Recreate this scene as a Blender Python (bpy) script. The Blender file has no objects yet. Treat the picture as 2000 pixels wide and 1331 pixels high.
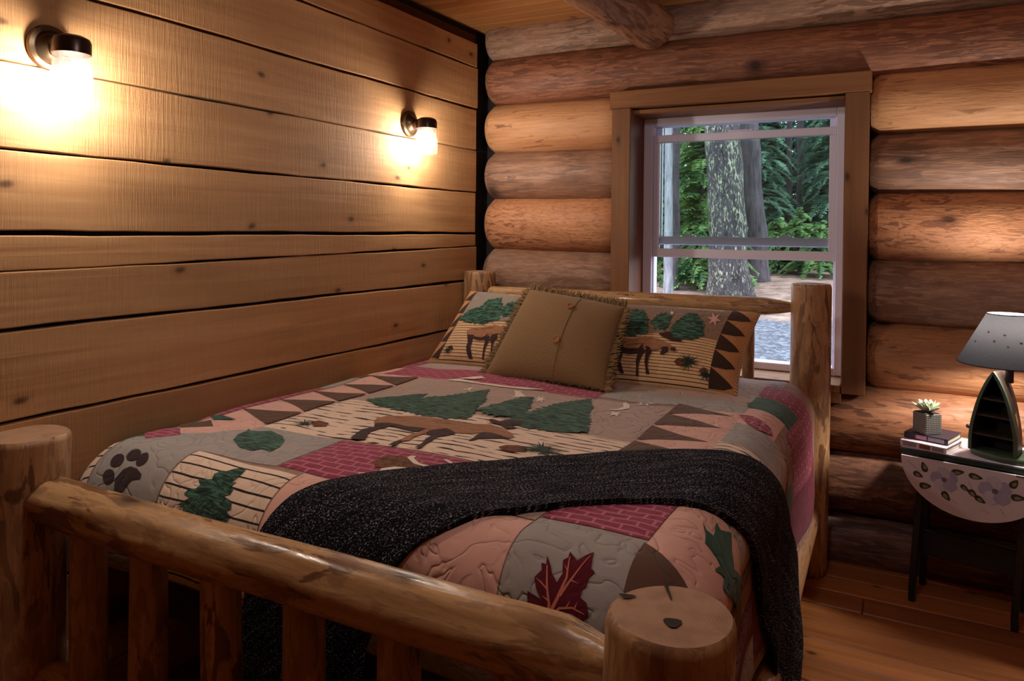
import bpy, bmesh, math, random
import numpy as np
from mathutils import Vector, Matrix
from mathutils.geometry import delaunay_2d_cdt

SC = bpy.context.scene
COL = SC.collection
PI = math.pi

# ------------------------------------------------------------------ camera
cam_d = bpy.data.cameras.new('camera')
cam = bpy.data.objects.new('camera', cam_d)
COL.objects.link(cam)
# world -> camera rows (x right, y down, z forward), from vanishing points
RX = Vector((0.88240717, 0.47038889, 0.00958587))
RY = Vector((0.01521778, -0.00817162, -0.99985081))
RZ = Vector((-0.47024038, 0.88242140, -0.01436898))
CAM_LOC = Vector((2.05, -3.47065, 1.42))
mw = Matrix((( RX.x, -RY.x, -RZ.x, CAM_LOC.x), (RX.y, -RY.y, -RZ.y, CAM_LOC.y), (RX.z, -RY.z, -RZ.z, CAM_LOC.z), (0, 0, 0, 1)))
cam.matrix_world = mw
cam_d.sensor_fit = 'HORIZONTAL'
cam_d.sensor_width = 36.0
cam_d.lens = 36.0 * 1453.44 / 2000.0
cam_d.shift_y = -(665.5 - 469.115) / 2000.0
cam_d.clip_start = 0.02
cam_d.clip_end = 300
SC.camera = cam

# ------------------------------------------------------------------ world, exposure, fill light
SC.view_settings.view_transform = 'Standard'
SC.view_settings.look = 'None'
SC.view_settings.gamma = 1.0
SC.view_settings.use_curve_mapping = False
SC.view_settings.exposure = 0.0
try:
    SC.cycles.use_denoising = True
    SC.cycles.max_bounces = 8
    SC.cycles.transparent_max_bounces = 24
    SC.cycles.sample_clamp_indirect = 4.0
    SC.cycles.caustics_reflective = False
    SC.cycles.caustics_refractive = False
except Exception:
    pass
w = bpy.data.worlds.new('overcast_sky')
SC.world = w
w.use_nodes = True
wn = w.node_tree.nodes
wn['Background'].inputs['Color'].default_value = (0.82, 0.90, 1.0, 1)
wn['Background'].inputs['Strength'].default_value = 4.6

SCONCE_W = 430.0     # emission strength of the sconce bulbs
LAMP_W = 800.0        # emission strength of the table lamp bulb
def point_light(name, loc, power, color, radius):
    d = bpy.data.lights.new(name, 'POINT'); d.energy = power; d.color = color; d.shadow_soft_size = radius
    o = bpy.data.objects.new(name, d); o.location = loc; COL.objects.link(o); return o
# added fill light without a fixture, above the bed foot, out of view
point_light('overhead_fill_light', (1.75, -2.35, 2.36), 14.5, (0.97, 0.97, 1.0), 0.10)

# ------------------------------------------------------------------ helpers
def srgb(r, g, b):
    f = lambda c: (c/255)/12.92 if c/255 <= 0.04045 else (((c/255)+0.055)/1.055)**2.4
    return (f(r), f(g), f(b), 1.0)

def tag(o, label=None, cat=None, group=None, kind=None):
    if label: o['label'] = label
    if cat: o['category'] = cat
    if group: o['group'] = group
    if kind: o['kind'] = kind
    return o

def empty(name, loc=(0, 0, 0), label=None, cat=None, group=None, kind=None):
    o = bpy.data.objects.new(name, None); COL.objects.link(o); o.location = loc
    o.empty_display_size = 0.1
    return tag(o, label, cat, group, kind)

def attach(o, parent):
    if parent is not None:
        o.parent = parent
        m = Matrix.Identity(4); p = parent
        while p is not None:
            m = Matrix.Translation(p.location) @ (p.matrix_parent_inverse if p.parent else Matrix.Identity(4)) @ m if False else m
            p = p.parent
        # all parts are modelled in world coordinates; parents only carry a translation
        t = Vector((0, 0, 0)); p = parent
        if p.parent is None: t = Vector(p.location)
        o.matrix_parent_inverse = Matrix.Translation(-t)

def mesh_obj(name, verts, faces, mat, parent=None, smooth=True, uv=None, auto=None):
    me = bpy.data.meshes.new(name)
    me.from_pydata([tuple(v) for v in verts], [], [tuple(int(i) for i in f) for f in faces])
    if smooth: me.polygons.foreach_set('use_smooth', [True]*len(me.polygons))
    if uv is not None:
        l = me.uv_layers.new(name='UVMap')
        idx = np.empty(len(me.loops), dtype=np.int32); me.loops.foreach_get('vertex_index', idx)
        l.data.foreach_set('uv', np.asarray(uv, dtype=np.float32)[idx].ravel())
    if mat is not None: me.materials.append(mat)
    if auto is not None:
        try: me.set_sharp_from_angle(angle=math.radians(auto))
        except Exception: pass
    me.update()
    o = bpy.data.objects.new(name, me); COL.objects.link(o)
    attach(o, parent)
    return o

def bm_obj(name, bm, mat, parent=None, smooth=False, auto=None):
    me = bpy.data.meshes.new(name)
    bmesh.ops.recalc_face_normals(bm, faces=bm.faces)
    bm.to_mesh(me); bm.free()
    if smooth: me.polygons.foreach_set('use_smooth', [True]*len(me.polygons))
    if auto is not None:
        try: me.set_sharp_from_angle(angle=math.radians(auto))
        except Exception: pass
    if mat is not None: me.materials.append(mat)
    o = bpy.data.objects.new(name, me); COL.objects.link(o)
    attach(o, parent)
    return o

def add_box(bm, lo, hi, bevel=0.0, seg=1, M=None):
    r = bmesh.ops.create_cube(bm, size=1.0)
    vs = r['verts']
    for v in vs:
        v.co = Vector([lo[i] + (v.co[i]+0.5)*(hi[i]-lo[i]) for i in range(3)])
    if bevel > 0:
        es = list({e for v in vs for e in v.link_edges})
        rb = bmesh.ops.bevel(bm, geom=es, offset=bevel, segments=seg, affect='EDGES', profile=0.6)
        vs = list({v for f in rb['faces'] for v in f.verts} | {v for v in vs if v.is_valid})
    if M is not None:
        for v in vs: v.co = M @ v.co
    return vs

def box(name, lo, hi, mat, parent=None, bevel=0.003, seg=1, M=None):
    bm = bmesh.new(); add_box(bm, lo, hi, bevel, seg, M)
    return bm_obj(name, bm, mat, parent)

def lathe(profile, n=32, center=(0, 0, 0), axis='Z', closed=False):
    """profile: (r, h) list -> verts, faces"""
    V, F = [], []
    c = Vector(center)
    for r, h in profile:
        for k in range(n):
            a = 2*PI*k/n
            x, y = r*math.cos(a), r*math.sin(a)
            p = {'Z': Vector((x, y, h)), 'X': Vector((h, x, y)), 'Y': Vector((x, h, y))}[axis]
            V.append(c+p)
    m = len(profile)
    for i in range(m-1):
        for k in range(n):
            F.append((i*n+k, i*n+(k+1) % n, (i+1)*n+(k+1) % n, (i+1)*n+k))
    if not closed:
        if profile[0][0] > 1e-6: F.append(tuple(range(n))[::-1])
        if profile[-1][0] > 1e-6: F.append(tuple(range((m-1)*n, m*n)))
    return V, F

def rnd_field(seed, k=6):
    r = random.Random(seed)
    return [(r.uniform(0.5, 2.2), r.uniform(0, 6.28), r.randint(1, 4), r.uniform(0, 6.28), r.uniform(.4, 1)) for _ in range(k)]

def log_mesh(p0, p1, r0, r1, seed=0, nseg=None, nring=28, wob=0.04, end0='round', end1='round', squash=(1, 1), facets=0.0):
    """irregular peeled log from p0 to p1; ends: round | flat | chop (tapered) | cham"""
    p0, p1 = Vector(p0), Vector(p1)
    ax = (p1-p0); L = ax.length; ax.normalize()
    up = Vector((0, 0, 1)) if abs(ax.z) < 0.9 else Vector((0, 1, 0))
    side = ax.cross(up).normalized(); upv = side.cross(ax).normalized()
    rng = random.Random(seed)
    nseg = nseg or max(8, int(L/0.07))
    fld = rnd_field(seed)
    f2 = [(rng.uniform(-1, 1), rng.uniform(0, 6.28), rng.uniform(1.0, 2.5)) for _ in range(3)]
    st = []
    def endprof(kind, r):
        if kind == 'flat': return [(0.0, 0.925), (0.006, 0.975), (0.016, 1.0)]
        if kind == 'cham': return [(0.0, 0.80), (0.035, 0.99)]
        if kind == 'chop': return [(0.0, 0.50), (0.05, 0.74), (0.11, 0.99)]
        return [(0.0, 0.80), (0.25*r, 0.93), (0.6*r, 1.0)]
    for d, s in endprof(end0, r0): st.append((d, s))
    a = st[-1][0]; e1 = endprof(end1, r1); b = L-e1[-1][0]
    for i in range(1, nseg): st.append((a+(b-a)*i/nseg, 1.0))
    for d, s in e1[::-1]: st.append((L-d, s))
    V, F = [], []
    for d, s in st:
        t = d/L; r = r0+(r1-r0)*t
        bx = sum(A*math.sin(w_*d+ph)*0.12*r for A, ph, w_ in f2[:2])
        bz = f2[2][0]*math.sin(f2[2][2]*d+f2[2][1])*0.10*r
        for k in range(nring):
            th = 2*PI*k/nring
            q = 1.0
            for (fa, pa, fk, pk, am) in fld:
                q += wob*0.4*am*math.sin(fa*d*3.0+pa)*math.sin(fk*th+pk)
            if facets: q += facets*(abs(math.sin(3.5*th+1.3*math.sin(5*d+seed)))-0.5)
            rr = r*s*q
            V.append(p0+ax*d+side*(rr*math.cos(th)*squash[0]+bx*s)+upv*(rr*math.sin(th)*squash[1]+bz*s))
    n = nring
    for i in range(len(st)-1):
        for k in range(n):
            F.append((i*n+k, (i+1)*n+k, (i+1)*n+(k+1) % n, i*n+(k+1) % n))
    F.append(tuple(range(n))); F.append(tuple(range((len(st)-1)*n, len(st)*n))[::-1])
    return V, F

def log(name, p0, p1, r0, r1, mat, parent, **kw):
    V, F = log_mesh(p0, p1, r0, r1, **kw)
    return mesh_obj(name, V, F, mat, parent, smooth=True, auto=38)

def copy_tree(o, dloc):
    c = o.copy(); COL.objects.link(c); c.location = Vector(o.location)+Vector(dloc)
    for ch in list(o.children):
        k = ch.copy(); COL.objects.link(k); k.parent = c; k.matrix_parent_inverse = ch.matrix_parent_inverse.copy()
        for g in list(ch.children):
            m = g.copy(); COL.objects.link(m); m.parent = k; m.matrix_parent_inverse = g.matrix_parent_inverse.copy()
    return c

# ------------------------------------------------------------------ materials
class NT:
    def __init__(s, name):
        s.m = bpy.data.materials.new(name); s.m.use_nodes = True
        s.t = s.m.node_tree; s.n = s.t.nodes
        s.bsdf = s.n['Principled BSDF']; s.out = s.n['Material Output']
    def new(s, typ, props=None, **ins):
        nd = s.n.new(typ)
        for k, v in (props or {}).items(): setattr(nd, k, v)
        for k, v in ins.items():
            key = int(k[1:]) if k[0] == '_' and k[1:].isdigit() else k.replace('_', ' ')
            s.put(nd.inputs[key], v)
        return nd
    def put(s, sock, v):
        if hasattr(v, 'is_linked') and hasattr(v, 'node'): s.t.links.new(v, sock)
        elif hasattr(v, 'outputs'): s.t.links.new(v.outputs[0], sock)
        else: sock.default_value = v
    def coords(s, kind='Object', scale=(1, 1, 1), rand=True):
        tc = s.new('ShaderNodeTexCoord')
        v = tc.outputs[kind]
        if rand:
            oi = s.new('ShaderNodeObjectInfo')
            cx = s.new('ShaderNodeVectorMath', {'operation': 'MULTIPLY'}, _0=oi.outputs['Random'], _1=(37.1, 91.7, 53.3))
            v = s.new('ShaderNodeVectorMath', {'operation': 'ADD'}, _0=v, _1=cx.outputs[0]).outputs[0]
        return v
    def scl(s, v, sc):
        return s.new('ShaderNodeVectorMath', {'operation': 'MULTIPLY'}, _0=v, _1=sc).outputs[0]
    def flat2(s, v, axis, along, across):
        sp = s.new('ShaderNodeSeparateXYZ', None, Vector=v); i = 'XYZ'.index(axis); o = [k for k in range(3) if k != i]
        return s.new('ShaderNodeCombineXYZ', None, X=s.math('MULTIPLY', sp.outputs[i], along), Y=s.math('MULTIPLY', s.math('ADD', sp.outputs[o[0]], sp.outputs[o[1]]), across)).outputs[0]
    def noise(s, v, scale=1.0, detail=4, rough=0.5, dist=0.0):
        return s.new('ShaderNodeTexNoise', None, Vector=v, Scale=scale, Detail=detail, Roughness=rough, Distortion=dist)
    def mix(s, f, a, b, blend='MIX'):
        nd = s.new('ShaderNodeMix', {'data_type': 'RGBA', 'blend_type': blend})
        s.put(nd.inputs[0], f); s.put(nd.inputs[6], a); s.put(nd.inputs[7], b)
        return nd.outputs[2]
    def ramp(s, f, stops, interp='LINEAR'):
        nd = s.new('ShaderNodeValToRGB'); cr = nd.color_ramp; cr.interpolation = interp
        while len(cr.elements) > 1: cr.elements.remove(cr.elements[-1])
        cr.elements[0].position = stops[0][0]; c = stops[0][1]
        cr.elements[0].color = c if not isinstance(c, (int, float)) else (c, c, c, 1)
        for p, c in stops[1:]:
            e = cr.elements.new(p); e.color = c if not isinstance(c, (int, float)) else (c, c, c, 1)
        s.put(nd.inputs[0], f)
        return nd.outputs[0]
    def math(s, op, a, b=0.0, c=0.0, clamp=False):
        nd = s.new('ShaderNodeMath', {'operation': op, 'use_clamp': clamp})
        s.put(nd.inputs[0], a); s.put(nd.inputs[1], b); s.put(nd.inputs[2], c)
        return nd.outputs[0]
    def bump(s, h, strength=0.4, dist=0.01, normal=None):
        nd = s.new('ShaderNodeBump', None, Height=h, Strength=strength, Distance=dist)
        if normal is not None: s.put(nd.inputs['Normal'], normal)
        return nd.outputs[0]
    def done(s, color=None, rough=None, normal=None, **kw):
        if color is not None: s.put(s.bsdf.inputs['Base Color'], color)
        if rough is not None: s.put(s.bsdf.inputs['Roughness'], rough)
        if normal is not None: s.put(s.bsdf.inputs['Normal'], normal)
        for k, v in kw.items(): s.put(s.bsdf.inputs[k.replace('_', ' ')], v)
        return s.m

def per_axis(axis, along, across):
    return tuple(along if a == axis else across for a in 'XYZ')

def plank_mat(name, c1, c2, axis, saw_axis=None, knots=True, rough=0.75, var=0.18, spec=0.3, saw=0.35):
    s = NT(name)
    v = s.coords()
    oi = s.new('ShaderNodeObjectInfo')
    g1 = s.noise(s.scl(v, per_axis(axis, 1.3, 26)), 1.0, 6, 0.6, 0.6)
    g2 = s.noise(s.scl(v, per_axis(axis, 0.7, 4.0)), 1.0, 3, 0.5)
    col = s.ramp(g1.outputs[0], [(0.25, c2), (0.5, tuple(0.5*(a+b) for a, b in zip(c1, c2))), (0.75, c1)])
    dark = tuple(x*0.62 for x in c2[:3])+(1,)
    col = s.mix(s.ramp(g2.outputs[0], [(0.4, 0.0), (0.75, 0.55)]), col, dark)
    h = g1.outputs[0]
    if saw_axis:
        sv = tuple(165.0 if a == axis else 7.0 for a in 'XYZ')
        sn = s.noise(s.scl(v, sv), 1.0, 3, 0.6, 0.4)
        pt_ = s.noise(v, 3.0, 3)
        h = s.math('ADD', s.math('MULTIPLY', g1.outputs[0], 0.6), s.math('MULTIPLY', sn.outputs[0], s.ramp(pt_.outputs[0], [(0.35, 0.35), (0.65, 1.0)])))
        col = s.mix(s.ramp(sn.outputs[0], [(0.35, saw), (0.6, 0.0)]), col, dark)
    if knots:
        kv = s.flat2(v, axis, 2.4, 4.2)
        dn = s.noise(v, 9.0, 2)
        kv2 = s.new('ShaderNodeVectorMath', {'operation': 'ADD'}, _0=kv, _1=s.scl(dn.outputs[1], (0.10, 0.10, 0.0))).outputs[0]
        vo = s.new('ShaderNodeTexVoronoi', {'voronoi_dimensions': '2D'}, Vector=kv2, Scale=1.0)
        sel = s.math('GREATER_THAN', s.new('ShaderNodeSeparateColor', None, Color=vo.outputs['Color']).outputs[0], 0.40)
        k = s.ramp(vo.outputs['Distance'], [(0.016, 1.0), (0.034, 0.7), (0.055, 0.2), (0.11, 0.0)])
        k = s.math('MULTIPLY', k, sel)
        col = s.mix(k, col, tuple(x*0.28 for x in c2[:3])+(1,))
    hsv = s.new('ShaderNodeHueSaturation', None, Color=col)
    s.put(hsv.inputs['Value'], s.math('ADD', 1.0-var/2, s.math('MULTIPLY', oi.outputs['Random'], var)))
    return s.done(hsv.outputs[0], rough, s.bump(h, 0.5 if saw_axis else 0.35, 0.007), Specular_IOR_Level=spec)

def desat(c, k=0.16, lift=1.06):
    l = 0.3*c[0]+0.59*c[1]+0.11*c[2]
    return tuple(min(1, (x+(l-x)*k)*lift) for x in c[:3])+(1,)

def log_mat(name, base, base2, fleck, axis, thr=0.56, fscale=(3.5, 24), amount=0.8, gray=None, rough=0.55, spec=0.4, fine=0.25, bstr=0.5, fmul=2.0):
    fscale = (fscale[0]*fmul, fscale[1]*fmul)
    base, base2, fleck = desat(base), desat(base2), desat(fleck)
    s = NT(name)
    v = s.coords()
    g = s.noise(s.scl(v, per_axis(axis, 1.2, 9)), 1.0, 5, 0.6, 0.8)
    col = s.ramp(g.outputs[0], [(0.3, base2), (0.7, base)])
    if gray is not None:
        gg = s.noise(s.scl(v, per_axis(axis, 1.6, 7)), 1.3, 4, 0.6, 1.0)
        col = s.mix(s.ramp(gg.outputs[0], [(0.42, 0.0), (0.62, 0.85)]), col, gray)
    f = s.noise(s.scl(v, per_axis(axis, *fscale)), 1.0, 5, 0.55, 0.9)
    m = s.ramp(f.outputs[0], [(thr-0.015, 0.0), (thr+0.015, amount)])
    brk = s.noise(v, 3.0, 2)
    m = s.math('MULTIPLY', m, s.ramp(brk.outputs[0], [(0.36, 0.15), (0.52, 1.0)]))
    col = s.mix(m, col, fleck)
    f3 = s.noise(s.scl(v, per_axis(axis, fscale[0]*2.3, fscale[1]*2.1)), 1.0, 4, 0.6, 0.6)
    mid = tuple(0.45*a+0.55*b for a, b in zip(fleck, base2))
    col = s.mix(s.ramp(f3.outputs[0], [(thr-0.02, 0.0), (thr+0.03, amount*0.7)]), col, mid)
    kv = s.flat2(v, axis, 1.3, 2.4)
    vo = s.new('ShaderNodeTexVoronoi', {'voronoi_dimensions': '2D'}, Vector=kv, Scale=1.0)
    kn = s.ramp(vo.outputs['Distance'], [(0.02, 1.0), (0.04, 0.6), (0.09, 0.0)])
    col = s.mix(kn, col, tuple(x*0.35 for x in fleck[:3])+(1,))
    fi = s.noise(s.scl(v, per_axis(axis, 5, 90)), 1.0, 3, 0.6)
    col = s.mix(s.ramp(fi.outputs[0], [(0.4, fine), (0.6, 0.0)]), col, tuple(x*0.5 for x in base2[:3])+(1,))
    h = s.math('ADD', s.math('MULTIPLY', g.outputs[0], 1.0), s.math('MULTIPLY', f.outputs[0], 0.7))
    h = s.math('ADD', h, s.math('ADD', s.math('MULTIPLY', fi.outputs[0], 0.25), s.math('MULTIPLY', f3.outputs[0], 0.5)))
    rg = s.ramp(f3.outputs[0], [(0.35, rough-0.12), (0.65, rough+0.18)])
    return s.done(col, rg, s.bump(h, bstr, 0.010), Specular_IOR_Level=spec)

def plain(name, c, rough=0.6, metallic=0.0, spec=0.5, noise=0.12, nscale=30, bump=0.0, coat=0.0):
    s = NT(name)
    v = s.coords()
    n = s.noise(v, nscale, 3)
    col = s.mix(s.ramp(n.outputs[0], [(0.3, noise), (0.7, 0.0)]), c, tuple(x*0.5 for x in c[:3])+(1,))
    nm = s.bump(n.outputs[0], bump, 0.004) if bump else None
    return s.done(col, rough, nm, Metallic=metallic, Specular_IOR_Level=spec, Coat_Weight=coat)

def emis(name, c, strength):
    s = NT(name)
    e = s.new('ShaderNodeEmission', None, Color=c, Strength=strength)
    s.t.links.new(e.outputs[0], s.out.inputs[0]); return s.m

def thin_glass(name, tint=(1, 1, 1, 1), refl=0.08, rough=0.02):
    s = NT(name)
    tr = s.new('ShaderNodeBsdfTransparent', None, Color=tint)
    gl = s.new('ShaderNodeBsdfGlossy', None, Roughness=rough)
    fr = s.new('ShaderNodeFresnel', None, IOR=1.45)
    mx = s.new('ShaderNodeMixShader', None)
    s.put(mx.inputs[0], s.math('MULTIPLY', fr.outputs[0], refl/0.04 if refl < 0.3 else 1.0, clamp=True))
    s.put(mx.inputs[1], tr); s.put(mx.inputs[2], gl)
    s.t.links.new(mx.outputs[0], s.out.inputs[0]); return s.m

def fabric(name, c, c2=None, weave=900.0, quilt=0.0, rough=0.9, fine=0.25, extra=None):
    """cloth in UV metres; quilt adds the meandering stitch relief"""
    s = NT(name)
    uv = s.new('ShaderNodeTexCoord').outputs['UV']
    c2 = c2 or tuple(x*0.72 for x in c[:3])+(1,)
    wv = s.noise(s.scl(uv, (weave, weave*0.35, 1)), 1.0, 2)
    col = s.mix(s.ramp(wv.outputs[0], [(0.4, fine), (0.6, 0.0)]), c, c2)
    if extra: col = extra(s, uv, col)
    h = s.math('MULTIPLY', wv.outputs[0], 0.10)
    if quilt:
        qn = s.noise(uv, 11.0, 1.5, 0.5, 1.2)
        ln = s.math('ABSOLUTE', s.math('SUBTRACT', qn.outputs[0], 0.5))
        st = s.ramp(ln, [(0.0, 0.0), (0.03, 0.75), (0.09, 1.0)])
        qn2 = s.noise(uv, 24.0, 1)
        h = s.math('ADD', h, s.math('ADD', st, s.math('MULTIPLY', qn2.outputs[0], 0.5)))
        nm = s.bump(h, quilt, 0.010)
    else:
        nm = s.bump(h, 0.4, 0.002)
    return s.done(col, rough, nm, Specular_IOR_Level=0.15, Sheen_Weight=0.15)

def stripes(period, width, color, wob=0.25, direction='V', brk=0.0, wfreq=9.0):
    def ex(s, uv, col):
        sep = s.new('ShaderNodeSeparateXYZ', None, Vector=uv)
        n = s.noise(s.scl(uv, (wfreq, wfreq*2.2, 1)) if direction == 'V' else s.scl(uv, (wfreq*2.2, wfreq, 1)), 1.0, 2)
        a = sep.outputs[1] if direction == 'V' else sep.outputs[0]
        q = s.math('ADD', s.math('DIVIDE', a, period), s.math('MULTIPLY', s.math('SUBTRACT', n.outputs[0], 0.5), wob*2))
        fr = s.math('FRACT', q)
        tri = s.math('ABSOLUTE', s.math('SUBTRACT', fr, 0.5))
        wid = s.math('MULTIPLY', width, 1.0)
        if brk:
            n2 = s.noise(s.scl(uv, (14, 45, 1)) if direction == 'V' else s.scl(uv, (45, 14, 1)), 1.0, 1)
            wid = s.math('MULTIPLY', width*2.0, s.ramp(n2.outputs[0], [(0.40, 0.0), (0.62, 1.0)]))
        m = s.math('LESS_THAN', tri, wid)
        return s.mix(m, col, color)
    return ex

def bricks(color, sx=0.075, sy=0.04, mortar=0.004, amp=0.5):
    def ex(s, uv, col):
        n = s.noise(uv, 16, 1)
        u2 = s.new('ShaderNodeVectorMath', {'operation': 'ADD'}, _0=uv, _1=s.scl(n.outputs[1], (0.012, 0.012, 0))).outputs[0]
        b = s.new('ShaderNodeTexBrick', None, Vector=u2, Scale=1.0)
        b.inputs['Brick Width'].default_value = sx; b.inputs['Row Height'].default_value = sy
        b.inputs['Mortar Size'].default_value = mortar; b.inputs['Mortar Smooth'].default_value = 0.3
        return s.mix(s.math('MULTIPLY', b.outputs['Fac'], amp), col, color)
    return ex

def grainy(color, sc=(30, 160), thr=0.5, amp=0.8):
    def ex(s, uv, col):
        n = s.noise(s.scl(uv, (sc[0], sc[1], 1)), 1.0, 3, 0.6, 0.8)
        return s.mix(s.ramp(n.outputs[0], [(thr-0.08, amp), (thr+0.06, 0.0)]), col, color)
    return ex

# ------------------------------------------------------------------ room shell
M_PLANK = plank_mat('rough_sawn_pine', srgb(202, 156, 108), srgb(168, 120, 78), 'Y', saw_axis='Y', saw=0.12)
M_CEIL = plank_mat('ceiling_pine', srgb(205, 150, 92), srgb(172, 112, 60), 'X', rough=0.5, var=0.25)
M_FLOOR = plank_mat('floor_fir', srgb(184, 122, 72), srgb(140, 84, 46), 'X', rough=0.32, var=0.35, spec=0.45)
M_DARK = plain('dark_gap', srgb(22, 16, 13), 0.9)
M_DKTRIM = plank_mat('shaded_top_strip', srgb(92, 52, 34), srgb(64, 34, 22), 'Y', knots=False)  # recessed plank top; its shade is put into the dark brown
M_TRIMX = plank_mat('casing_cedar_across', srgb(158, 110, 70), srgb(124, 80, 48), 'X', rough=0.6)
M_TRIMZ = plank_mat('casing_cedar_upright', srgb(150, 106, 70), srgb(120, 80, 52), 'Z', rough=0.6)
M_JAMB = plank_mat('jamb_cedar', srgb(150, 88, 58), srgb(112, 60, 38), 'Z', rough=0.6)
M_VINYL = plain('window_vinyl', srgb(234, 231, 255), 0.4, noise=0.02)
M_GLASS = thin_glass('window_glass', (0.93, 0.97, 0.96, 1), refl=0.05)

RM_X, RM_Y, RM_Z = 3.75, -4.75, 2.49
floor = empty('floor', (0, 0, 0), kind='structure')
rng = random.Random(5)
y = 0.12
bm = bmesh.new(); add_box(bm, (-0.1, RM_Y, -0.08), (RM_X, 0.25, -0.032)); bm_obj('subfloor', bm, M_DARK, floor)
while y > RM_Y:
    wdt = 0.135
    cuts = [-0.05, RM_X]
    if rng.random() < 0.4: cuts.insert(1, rng.uniform(0.8, 3.2))
    for a, b in zip(cuts[:-1], cuts[1:]):
        dz = rng.uniform(-0.0012, 0.0012)
        box('plank', (a+0.001, y-wdt+0.0016, -0.03), (b-0.001, y-0.0016, dz), M_FLOOR, floor, 0.0035)
    y -= wdt
ceiling = empty('ceiling', (0, 0, RM_Z), kind='structure')
bm = bmesh.new(); add_box(bm, (-0.1, RM_Y, RM_Z+0.02), (RM_X, 0.25, RM_Z+0.06)); bm_obj('subceiling', bm, M_DARK, ceiling)
y = 0.12
while y > RM_Y:
    box('plank', (-0.04, y-0.105+0.0008, RM_Z), (RM_X, y-0.0008, RM_Z+0.021), M_CEIL, ceiling, 0.004)
    y -= 0.105
M_BEAM = log_mat('beam_log', srgb(176, 118, 76), srgb(140, 86, 52), srgb(84, 42, 24), 'Y', 0.53, (2.5, 16), gray=srgb(150, 112, 88), rough=0.5)
log('log_beam', (0.965, -0.03, 2.375), (0.80, -3.6, 2.54), 0.105, 0.13, M_BEAM, ceiling, seed=71, wob=0.10, end0='cham', end1='flat', facets=0.05)

# left wall of wide rough boards
wall_left = empty('wall_left', (0, 0, 0), kind='structure')
bm = bmesh.new(); add_box(bm, (-0.12, RM_Y, -0.05), (-0.03, 0.25, 2.60)); bm_obj('backing', bm, M_DARK, wall_left)
JZ = [0.0, 0.215, 0.45, 0.68, 0.905, 1.147, 1.397, 1.614, 1.840, 2.061, 2.281, 2.413]
GAP = [0.006, .008, .008, .008, 0.010, 0.011, 0.013, 0.008, 0.007, 0.010, 0.008, 0.006]
for i in range(len(JZ)-1):
    yend = -0.035+rng.uniform(-0.012, 0.008)
    z0, z1 = JZ[i]+GAP[i]/2, JZ[i+1]-GAP[i+1]/2
    def pl(za0, za1, zb0, zb1, yb, ya=RM_Y):
        # board between z at far end (a) and at the corner end (b), edges gently uneven
        n = 40; V = []; F = []
        r = random.Random(int(z0*1000)+int(zb0*777))
        ph = [r.uniform(0, 6.28) for _ in range(4)]
        for k in range(n+1):
            t = k/n; yy = ya+(yb-ya)*t
            e0 = 0.0016*math.sin(7*yy+ph[0])+0.001*math.sin(23*yy+ph[1]); e1 = 0.0016*math.sin(6*yy+ph[2])+0.001*math.sin(19*yy+ph[3])
            lo = za0+(zb0-za0)*t+e0; hi = za1+(zb1-za1)*t+e1
            xo = 0.0015*math.sin(3*yy+ph[1])
            for (x, z) in ((-0.028, lo), (xo-0.002, lo), (xo, lo+0.003), (xo, hi-0.003), (xo-0.002, hi), (-0.028, hi)):
                V.append((x, yy, z))
        for k in range(n):
            for j in range(6):
                F.append((k*6+j, (k+1)*6+j, (k+1)*6+(j+1) % 6, k*6+(j+1) % 6))
        F.append(tuple(range(6))); F.append(tuple(range(n*6, n*6+6))[::-1])
        mesh_obj('plank', V, F, M_PLANK, wall_left, smooth=False)
    if abs(JZ[i]-1.147) < 1e-6:      # the board with the long split running in from the corner
        pl(1.268, z1, 1.331, z1, yend-0.008)
        pl(z0, 1.267, z0, 1.323, yend)
    else:
        pl(z0, z1, z0, z1, yend)
bm = bmesh.new(); add_box(bm, (-0.03, RM_Y, 2.42), (-0.018, -0.03, 2.458), 0.002); bm_obj('top_strip', bm, M_DKTRIM, wall_left)

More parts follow.
